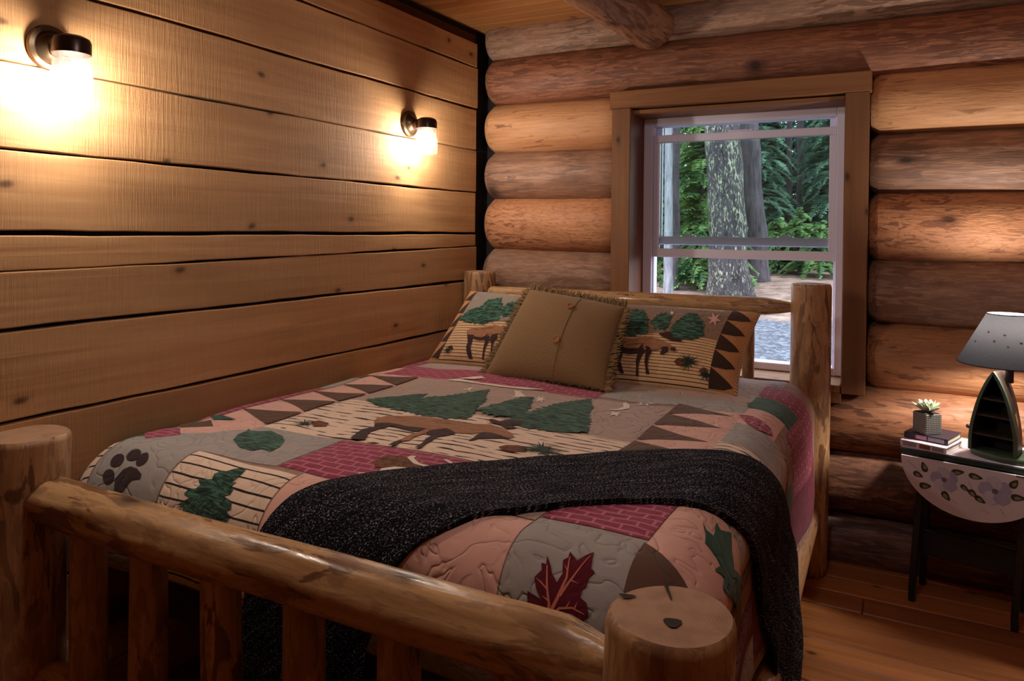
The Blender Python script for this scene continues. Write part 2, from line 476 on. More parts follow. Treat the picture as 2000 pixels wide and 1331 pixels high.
# log wall with the window opening
wall_back = empty('wall_back', (0, 0, 0), kind='structure')
WX0, WX1, WZ0, WZ1 = 0.838, 1.820, 0.732, 2.006      # opening in the logs
for (a, b, c, d) in ((-0.12, WX0, -0.05, 2.6), (WX1, RM_X, -0.05, 2.6), (WX0, WX1, -0.05, WZ0), (WX0, WX1, WZ1, 2.6)):
    bm = bmesh.new(); add_box(bm, (a, 0.13, c), (b, 0.30, d)); bm_obj('backing', bm, M_DARK, wall_back)
LZ = [-0.03, 0.182, 0.461, 0.742, 1.034, 1.302, 1.587, 1.840, 2.093, 2.338, 2.56]
FL = srgb(92, 52, 32)
LM = [
    log_mat('log_a', srgb(150, 108, 98), srgb(112, 76, 66), srgb(66, 40, 32), 'X', 0.52, (2, 14), gray=srgb(140, 112, 110)),
    log_mat('log_b', srgb(150, 96, 66), srgb(112, 66, 42), srgb(60, 32, 20), 'X', 0.50, (4, 16)),
    log_mat('log_c', srgb(180, 118, 72), srgb(142, 86, 50), srgb(76, 42, 26), 'X', 0.55, (2.5, 14)),
    log_mat('log_d', srgb(206, 142, 84), srgb(170, 108, 60), srgb(110, 62, 34), 'X', 0.60, (3, 16)),
    log_mat('log_e', srgb(184, 140, 104), srgb(150, 106, 78), srgb(112, 74, 54), 'X', 0.50, (4, 22), gray=srgb(160, 128, 108)),
    log_mat('log_f', srgb(216, 148, 92), srgb(186, 116, 66), srgb(118, 62, 36), 'X', 0.555, (7, 26)),
    log_mat('log_g', srgb(190, 140, 106), srgb(150, 104, 76), srgb(104, 74, 62), 'X', 0.52, (2.2, 15), gray=srgb(136, 104, 86)),
    log_mat('log_h', srgb(220, 160, 100), srgb(196, 130, 74), srgb(118, 72, 44), 'X', 0.63, (3, 20)),
    log_mat('log_i', srgb(186, 118, 76), srgb(146, 86, 54), srgb(92, 50, 32), 'X', 0.51, (3.2, 24), gray=srgb(150, 104, 80)),
    log_mat('log_j', srgb(192, 150, 120), srgb(160, 118, 90), srgb(108, 76, 58), 'X', 0.53, (3.5, 22), gray=srgb(164, 134, 116)),
]
for i in range(len(LZ)-1):
    z0, z1 = LZ[i], LZ[i+1]; zc, r = (z0+z1)/2, (z1-z0)/2+0.012
    segs = [(0.014, RM_X)]
    if z1 > 0.775 and z0 < 1.965: segs = [(0.014, 0.781), (1.90, RM_X)]
    for j, (a, b) in enumerate(segs):
        e0 = 'cham' if j == 0 else 'cham'; e1 = 'cham' if len(segs) > 1 and j == 0 else 'flat'
        if zc > 2.4 and j == 0:
            pass
        log('log', (a, r*0.92, zc), (b, r*0.92, zc+(0.0)), r, r, LM[i], wall_back, seed=100+i*7+j, wob=0.025, end0=e0, end1=e1, squash=(0.95, 1.0), nring=36)
# walls behind and beside the photographer
M_PLK2 = plank_mat('side_wall_pine', srgb(176, 126, 80), srgb(140, 92, 54), 'X')
bm = bmesh.new(); add_box(bm, (RM_X, RM_Y, -0.05), (RM_X+0.1, 0.25, 2.6)); o = bm_obj('wall_right', bm, M_PLANK); tag(o, kind='structure')
bm = bmesh.new(); add_box(bm, (-0.12, RM_Y-0.1, -0.05), (RM_X+0.1, RM_Y, 2.6)); o = bm_obj('wall_front', bm, M_PLK2); tag(o, kind='structure')

# window
win = empty('window_1', (1.32, 0.18, 0.75), kind='structure')
def wbox(name, x0, x1, y0, y1, z0, z1, mat, bev=0.003, parent=win):
    return box(name, (x0, y0, z0), (x1, y1, z1), mat, parent, bev)
# casing boards
TF = -0.032
wbox('head_casing', 0.752, 1.905, TF-0.004, 0.03, 2.012, 2.096, M_TRIMX)
wbox('side_casing', 0.764, 0.858, TF, 0.03, 0.70, 2.012, M_TRIMZ)
wbox('side_casing', 1.806, 1.898, TF, 0.03, 0.734, 2.012, M_TRIMZ)
# jambs, stool
wbox('jamb', 0.836, 0.856, 0.0, 0.30, 0.73, 2.01, M_JAMB)
wbox('jamb', 1.802, 1.822, 0.0, 0.30, 0.73, 2.01, M_JAMB)
wbox('head_jamb', 0.856, 1.802, 0.0, 0.30, 1.985, 2.005, M_TRIMX)
wbox('sill', 0.856, 1.802, -0.03, 0.20, 0.735, 0.768, M_TRIMX)
wbox('apron', 0.858, 1.806, TF+0.004, 0.0, 0.690, 0.735, M_TRIMX)
# vinyl frame
FX0, FX1, FZ0, FZ1 = 0.857, 1.800, 0.770, 1.985
wbox('frame_stile', FX0, FX0+0.047, 0.18, 0.26, FZ0, FZ1, M_VINYL)
wbox('frame_stile', FX1-0.042, FX1, 0.18, 0.26, FZ0, FZ1, M_VINYL)
wbox('frame_head', FX0+0.047, FX1-0.042, 0.18, 0.26, 1.944, FZ1, M_VINYL)
wbox('frame_sill', FX0+0.047, FX1-0.042, 0.18, 0.26, FZ0, 0.805, M_VINYL)
wbox('frame_bead', FX0+0.047, FX0+0.055, 0.195, 0.25, 0.805, 1.944, M_VINYL, 0.002)
wbox('frame_bead', FX1-0.050, FX1-0.042, 0.195, 0.25, 0.805, 1.944, M_VINYL, 0.002)
# raised lower sash (front)
sx0, sx1 = 0.908, 1.757
sash = empty('sash', (0, 0, 0)); attach(sash, win); sash.matrix_parent_inverse = Matrix.Identity(4); sash.parent = None
bpy.data.objects.remove(sash)
def sash_set(yy0, yy1, x0, x1, zb0, zb1, zt0, zt1, st, glassy):
    bm = bmesh.new()
    add_box(bm, (x0, yy0, zb0), (x1, yy1, zb1), 0.003); add_box(bm, (x0, yy0, zt0), (x1, yy1, zt1), 0.003)
    add_box(bm, (x0, yy0, zb1), (x0+st, yy1, zt0), 0.003); add_box(bm, (x1-st, yy0, zb1), (x1, yy1, zt0), 0.003)
    sh = bm_obj('sash', bm, M_VINYL, win)
    bm = bmesh.new(); add_box(bm, (x0+st-0.004, glassy-0.002, zb1-0.004), (x1-st+0.004, glassy+0.002, zt0+0.004))
    g = bm_obj('pane', bm, M_GLASS, None)
    g.parent = sh; g.matrix_parent_inverse = sh.matrix_parent_inverse.copy() if False else Matrix.Identity(4)
    return sh, g
s1, g1 = sash_set(0.188, 0.214, sx0, sx1, 1.288, 1.331, 1.862, 1.900, 0.030, 0.20)
s2, g2 = sash_set(0.222, 0.248, sx0+0.004, sx1-0.004, 1.350, 1.392, 1.946, 1.975, 0.028, 0.235)
for lx in (1.08, 1.54):
    bm = bmesh.new()
    add_box(bm, (lx-0.032, 0.222, 1.392), (lx+0.032, 0.244, 1.398), 0.002); add_box(bm, (lx-0.012, 0.224, 1.398), (lx+0.018, 0.240, 1.405), 0.002)
    lk = bm_obj('latch', bm, M_VINYL, None); lk.parent = s2; lk.matrix_parent_inverse = Matrix.Identity(4)
bm = bmesh.new(); add_box(bm, (1.28, 0.182, 1.900), (1.38, 0.205, 1.908), 0.003); add_box(bm, (1.0, 0.182, 1.900), (1.06, 0.205, 1.906), 0.003)
lk = bm_obj('finger_lift', bm, M_VINYL, None); lk.parent = s1; lk.matrix_parent_inverse = Matrix.Identity(4)

# ------------------------------------------------------------------ bed
bed = empty('log_bed', (0.90, -1.25, 0), 'rustic peeled log bed frame with thick round posts and spindled footboard', 'bed')
BM = dict(
    post=log_mat('bed_post_log', srgb(202, 154, 98), srgb(164, 114, 68), srgb(76, 36, 20), 'Z', 0.535, (4.5, 20), rough=0.42, spec=0.5, bstr=0.25, fmul=1.0),
    rail=log_mat('bed_rail_log', srgb(212, 166, 104), srgb(174, 126, 74), srgb(88, 42, 24), 'X', 0.555, (4.2, 17), rough=0.30, spec=0.55, bstr=0.16, fmul=1.0),
    side=log_mat('bed_side_log', srgb(186, 136, 88), srgb(150, 102, 60), srgb(92, 46, 26), 'Y', 0.60, (4, 20), rough=0.4))
M_END = None
def endgrain(name, c1, c2, center):
    s = NT(name)
    v = s.coords(rand=False)
    d = s.new('ShaderNodeVectorMath', {'operation': 'DISTANCE'}, _0=s.scl(v, (1, 1, 0)), _1=(center[0], center[1], 0)).outputs['Value']
    n = s.noise(v, 14, 3)
    q = s.math('SINE', s.math('ADD', s.math('MULTIPLY', d, 1400.0), s.math('MULTIPLY', n.outputs[0], 26.0)))
    col = s.mix(s.ramp(q, [(0.0, 0.0), (1.0, 0.16)]), c1, c2)
    n2 = s.noise(v, 26, 4)
    col = s.mix(s.ramp(n2.outputs[0], [(0.45, 0.0), (0.75, 0.5)]), col, tuple(x*.5 for x in c2[:3])+(1,))
    return s.done(col, 0.6, s.bump(q, 0.1, 0.002))
def post(x, y, z1, r, seed, rt=None):
    V, F = log_mesh((x, y, 0), (x, y, z1), r*1.03, rt or r, seed=seed, wob=0.05, nring=40, end0='flat', end1='flat')
    o = mesh_obj('post', V, F[:-1], BM['post'], bed, auto=45)
    n = 40; m = len(V)//n
    ring = V[(m-1)*n:]
    c = sum(ring, Vector())/n
    EV = [v.copy() for v in ring]+[c+(v-c)*0.55+Vector((0, 0, 0.004)) for v in ring]+[c+Vector((0, 0, 0.005))]
    EF = [(k, (k+1) % n, n+(k+1) % n, n+k) for k in range(n)]+[(n+k, n+(k+1) % n, 2*n) for k in range(n)]
    e = mesh_obj('end_grain', EV, EF, endgrain('post_end_%d' % seed, srgb(168, 130, 100), srgb(132, 96, 70), (x, y)), None, auto=60)
    e.parent = o; e.matrix_parent_inverse = Matrix.Identity(4)
    return o, c
RPY = -0.15
post(0.09, RPY, 1.20, 0.080, 11)
post(1.69, RPY, 1.205, 0.079, 12)
FPY = -2.38
pL, cL = post(0.075, FPY, 0.885, 0.098, 13)
pR, cR = post(1.752, FPY, 0.848, 0.096, 14)
# crack and knots on the near post's sawn top
M_KNOT = plain('dark_knot', srgb(38, 22, 14), 0.8)
def knot(parent, c, rx, ry, ang):
    V, F = [], []
    n = 14
    for k in range(n):
        a = 2*PI*k/n; q = 1+0.15*math.sin(3*a+ang)
        x, y_ = rx*q*math.cos(a), ry*q*math.sin(a)
        V.append((c[0]+x*math.cos(ang)-y_*math.sin(ang), c[1]+x*math.sin(ang)+y_*math.cos(ang), c[2]))
    V.append((c[0], c[1], c[2]-0.001)); F = [(k, (k+1) % n, n) for k in range(n)]
    o = mesh_obj('knot', V, F, M_KNOT, None); o.parent = parent; o.matrix_parent_inverse = Matrix.Identity(4)
knot(pR, (cR.x+0.010, cR.y-0.034, cR.z+0.0062), 0.013, 0.013, 0.4)
knot(pR, (cR.x-0.075, cR.y+0.012, cR.z+0.0045), 0.013, 0.006, 0.3)
def crack(parent, pts, wd):
    V, F = [], []
    for i, p in enumerate(pts):
        w_ = wd*(1-i/len(pts))
        V += [(p[0]-w_, p[1], p[2]), (p[0]+w_, p[1], p[2])]
    F = [(2*i, 2*i+1, 2*i+3, 2*i+2) for i in range(len(pts)-1)]
    o = mesh_obj('crack', V, F, M_KNOT, None); o.parent = parent; o.matrix_parent_inverse = Matrix.Identity(4)
crack(pR, [(cR.x-0.036, cR.y+0.088, cR.z+0.003), (cR.x-0.026, cR.y+0.062, cR.z+0.006), (cR.x-0.01, cR.y+0.03, cR.z+0.0065)], 0.004)
# rails
log('foot_rail', (0.10, FPY+0.015, 0.728), (1.668, FPY+0.015, 0.728), 0.058, 0.056, BM['rail'], bed, seed=21, wob=0.09, facets=0.09, end0='round', end1='chop', nring=32)
log('lower_rail', (0.10, FPY+0.01, 0.28), (1.690, FPY+0.01, 0.28), 0.05, 0.05, BM['rail'], bed, seed=22, wob=0.06, end0='chop', end1='chop')
log('head_rail', (0.125, RPY, 1.096), (1.625, RPY, 1.102), 0.030, 0.040, BM['rail'], bed, seed=23, wob=0.06, end0='round', end1='chop', facets=0.03)
log('head_rail', (0.13, RPY, 0.62), (1.625, RPY, 0.62), 0.045, 0.045, BM['rail'], bed, seed=24, wob=0.06, end0='chop', end1='chop')
for i, x in enumerate((0.30, 0.52, 0.76, 1.00, 1.235, 1.47)):
    log('spindle', (x+0.004*(i % 3), FPY+0.015, 0.29), (x, FPY+0.015, 0.715), 0.043, 0.040, BM['post'], bed, seed=31+i, wob=0.08, end0='flat', end1='flat')
for i, x in enumerate((0.32, 0.55, 0.78, 1.01, 1.24, 1.447)):
    log('spindle', (x, RPY, 0.63), (x, RPY, 1.085), 0.026, 0.024, BM['post'], bed, seed=41+i, wob=0.08, end0='flat', end1='flat')
log('side_rail', (1.70, -0.16, 0.25), (1.735, FPY+0.02, 0.25), 0.055, 0.055, BM['side'], bed, seed=51, wob=0.06)
log('side_rail', (0.088, -0.16, 0.25), (0.085, FPY+0.02, 0.25), 0.055, 0.055, BM['side'], bed, seed=52, wob=0.06)

#S-BEGIN
# quilt surface: (u, v) are metres of cloth; flat on top of the mattress, rolled over the edges
QZ = 0.80
def quilt_S(u, v, off=0.0):
    u = np.asarray(u, float); v = np.asarray(v, float)
    def roll(d, r):
        # d: arc length past the edge -> outward, down
        a = np.clip(d/r, 0, PI/2); ext = np.maximum(d-r*PI/2, 0)
        return r*np.sin(a), r*(1-np.cos(a))+ext
    rR, rL, rF = 0.13, 0.07, 0.13
    uR, uL, vF = 1.595, 0.09, -2.10
    oR, dR = roll(np.maximum(u-uR, 0), rR); oL, dL = roll(np.maximum(uL-u, 0), rL); oF, dF = roll(np.maximum(vF-v, 0), rF)
    x = np.clip(u, uL, uR)+oR-oL
    y = np.maximum(v, vF)-oF
    z = QZ-dR-dL-dF
    z = z+0.018*np.exp(-((u-0.8)/0.75)**2)*np.exp(-((v+1.2)/0.9)**2)
    wz = 0.0035*np.sin(7*u+3*v)+0.003*np.sin(11*v-5*u+1)+0.002*np.sin(23*u+2)*np.sin(19*v)
    x = x+0.012*np.clip(dR/0.3, 0, 1)*np.sin(9*v+0.6)+0.02*np.clip(dR/0.5, 0, 1)
    y = y-0.010*np.clip(dF/0.3, 0, 1)*np.sin(9*u+0.3)
    z = z+wz
    P = np.stack([x, y, z], -1)
    return P
def quilt_P(u, v, off=0.0):
    e = 2e-3
    P = quilt_S(u, v)
    du = quilt_S(np.asarray(u)+e, v)-quilt_S(np.asarray(u)-e, v); dv = quilt_S(u, np.asarray(v)+e)-quilt_S(u, np.asarray(v)-e)
    n = np.cross(du, dv); n /= np.linalg.norm(n, axis=-1, keepdims=True)+1e-12
    return P+n*np.asarray(off)[..., None] if np.ndim(off) else P+n*off

def pillow_S(cor, thick, s, t, side=1.0, off=0.0, pinch=0.05):
    """cushion surface over corners (BL, BR, TR, TL); s, t in 0..1"""
    s = np.asarray(s, float); t = np.asarray(t, float)
    bl, br, tr, tl = [np.array(c, float) for c in cor]
    q = np.clip(4*s*(1-s), 0, 1); r = np.clip(4*t*(1-t), 0, 1)
    sp = s+(0.5-s)*pinch*r*2*0.5; tp = t+(0.5-t)*pinch*q*2*0.5
    sp = sp[..., None]; tp = tp[..., None]
    P = bl*(1-sp)*(1-tp)+br*sp*(1-tp)+tr*sp*tp+tl*(1-sp)*tp
    n = np.cross((br-bl)+(tr-tl), (tl-bl)+(tr-br)); n /= np.linalg.norm(n)
    h = thick*(q**0.42)*(r**0.42)
    h = h+0.004*np.sin(9*s+4*t)*np.sqrt(q*r)
    return P+n*(side*(h+np.asarray(off)))[..., None]
#S-END

def densify(poly, res):
    out = []
    for i in range(len(poly)):
        a = np.array(poly[i], float); b = np.array(poly[(i+1) % len(poly)], float)
        n = max(1, int(np.ceil(np.linalg.norm(b-a)/res)))
        for k in range(n): out.append(a+(b-a)*k/n)
    return np.array(out)

def tess(poly, res):
    P = densify(poly, res)
    lo, hi = P.min(0), P.max(0)
    gx = np.arange(lo[0]+res*0.5, hi[0], res); gy = np.arange(lo[1]+res*0.5, hi[1], res)
    pts = []
    X, Y = np.meshgrid(gx, gy); Q = np.stack([X.ravel(), Y.ravel()], -1)
    # inside test and distance from the outline
    ins = np.zeros(len(Q), bool); dmin = np.full(len(Q), 1e9)
    for i in range(len(P)):
        a, b = P[i], P[(i+1) % len(P)]
        c = ((a[1] > Q[:, 1]) != (b[1] > Q[:, 1]))
        with np.errstate(divide='ignore', invalid='ignore'):
            xi = (b[0]-a[0])*(Q[:, 1]-a[1])/(b[1]-a[1]+1e-30)+a[0]
        ins ^= c & (Q[:, 0] < xi)
        dmin = np.minimum(dmin, np.hypot(Q[:, 0]-a[0], Q[:, 1]-a[1]))
    Q = Q[ins & (dmin > 0.45*res)]
    allp = [Vector(p) for p in P]+[Vector(q) for q in Q]
    r = delaunay_2d_cdt(allp, [], [list(range(len(P)))], 1, 1e-6)
    V = np.array([tuple(v) for v in r[0]]); F = r[2]
    return V, F, P

def edge_dist(V, P):
    d = np.full(len(V), 1e9)
    for i in range(len(P)):
        a, b = P[i], P[(i+1) % len(P)]
        ab = b-a; t = np.clip(((V-a)@ab)/(ab@ab+1e-12), 0, 1)
        d = np.minimum(d, np.linalg.norm(V-(a+t[:, None]*ab), axis=1))
    return d

def drape(name, poly, S, mat, parent, res=0.02, off=0.002, puff=0.0, puffw=0.03, rim=0.0):
    """cut a cloth shape out of (u, v) and lay it on the surface S(u, v, offset)"""
    V, F, P = tess(poly, res)
    o = np.full(len(V), off)
    if puff:
        d = edge_dist(V, P); o = off+puff*(1-np.exp(-d/puffw))-puff*0.0
    X = S(V[:, 0], V[:, 1], o)
    verts = [tuple(x) for x in X]; faces = [tuple(f) for f in F]; uv = V
    # orientation
    a = sum((V[f[1]][0]-V[f[0]][0])*(V[f[2]][1]-V[f[0]][1])-(V[f[2]][0]-V[f[0]][0])*(V[f[1]][1]-V[f[0]][1]) for f in faces[:50])
    if a < 0: faces = [f[::-1] for f in faces]
    if rim:
        PP = P[::-1] if sum(P[i][0]*P[(i+1) % len(P)][1]-P[(i+1) % len(P)][0]*P[i][1] for i in range(len(P))) < 0 else P
        d = edge_dist(PP, P)*0
        T = S(PP[:, 0], PP[:, 1], np.full(len(PP), off)); Bt = S(PP[:, 0], PP[:, 1], np.full(len(PP), off-rim))
        n0 = len(verts); n = len(PP)
        verts += [tuple(x) for x in T]+[tuple(x) for x in Bt]; uv = np.vstack([V, PP, PP+np.array([0.006, 0.009])])
        for k in range(n): faces.append((n0+k, n0+n+k, n0+n+(k+1) % n, n0+(k+1) % n))
    return mesh_obj(name, verts, faces, mat, parent, smooth=True, uv=uv)

# mattress
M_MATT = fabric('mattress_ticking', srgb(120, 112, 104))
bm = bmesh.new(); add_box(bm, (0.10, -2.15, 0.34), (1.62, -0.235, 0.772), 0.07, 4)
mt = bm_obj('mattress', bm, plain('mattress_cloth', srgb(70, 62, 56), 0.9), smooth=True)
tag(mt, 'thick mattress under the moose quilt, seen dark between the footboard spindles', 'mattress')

# quilt base cloth
quilt = empty('moose_quilt', (0.87, -1.25, 0.80), 'patchwork lodge quilt with moose, pine trees and leaves covering the log bed', 'quilt')
UU = np.linspace(-0.25, 2.13, 180); VV = np.linspace(-2.46, -0.235, 180)
Ug, Vg = np.meshgrid(UU, VV)
G = quilt_P(Ug.ravel(), Vg.ravel(), 0.0)
nU, nV = len(UU), len(VV)
QF = [(j*nU+i, j*nU+i+1, (j+1)*nU+i+1, (j+1)*nU+i) for j in range(nV-1) for i in range(nU-1)]
C_PINK, C_TAN, C_GRAY = srgb(226, 178, 164), srgb(180, 158, 148), srgb(166, 160, 156)
C_BURG, C_BROWN, C_GREEN, C_CREAM, C_INK = srgb(148, 60, 88), srgb(98, 72, 60), srgb(52, 92, 76), srgb(238, 212, 190), srgb(40, 32, 32)
FQ = dict(
    base=fabric('quilt_base', srgb(160, 126, 112), quilt=0.5),
    pink=fabric('quilt_pink', C_PINK, quilt=0.5),
    tan=fabric('quilt_tan', C_TAN, quilt=0.5),
    gray=fabric('quilt_gray', C_GRAY, quilt=0.5),
    burg=fabric('quilt_burgundy', C_BURG, quilt=0.4, extra=bricks(srgb(196, 122, 134), sx=0.058, sy=0.028, mortar=0.0036, amp=0.85)),
    burgd=fabric('quilt_deep_burgundy', srgb(112, 34, 60), quilt=0.4),
    brown=fabric('quilt_brown', C_BROWN, quilt=0.4),
    green=fabric('quilt_green', C_GREEN, quilt=0.4),
    stripe=fabric('quilt_striped', C_CREAM, quilt=0.4, extra=stripes(0.032, 0.085, C_INK, 0.35, 'V', brk=1.0)),
    bold=fabric('quilt_bold_stripe', C_CREAM, quilt=0.45, extra=stripes(0.031, 0.085, C_INK, 0.16, 'V', wfreq=7)),
    tree=fabric('quilt_tree_green', srgb(74, 118, 100), quilt=0.3, extra=grainy(srgb(20, 40, 36), (26, 120), 0.53, 0.9)),
    moose=fabric('quilt_moose_brown', srgb(164, 118, 88), quilt=0.3, extra=grainy(srgb(104, 66, 46), (12, 60), 0.40)),
    mdark=fabric('quilt_moose_dark', srgb(62, 42, 42), quilt=0.3),
    white=fabric('quilt_white', srgb(236, 222, 206), quilt=0.2),
    maple=fabric('quilt_maple', srgb(92, 22, 36), quilt=0.2),
    vein=fabric('quilt_vein', srgb(206, 120, 96), quilt=0.1),
    paw=fabric('quilt_paw', srgb(58, 42, 46), quilt=0.3),
    cone=fabric('quilt_cone', srgb(120, 74, 50), quilt=0.3, extra=grainy(srgb(60, 34, 24), (60, 60), 0.48)),
)
qb = mesh_obj('backing_cloth', G, QF, FQ['base'], quilt, uv=np.stack([Ug.ravel(), Vg.ravel()], -1))

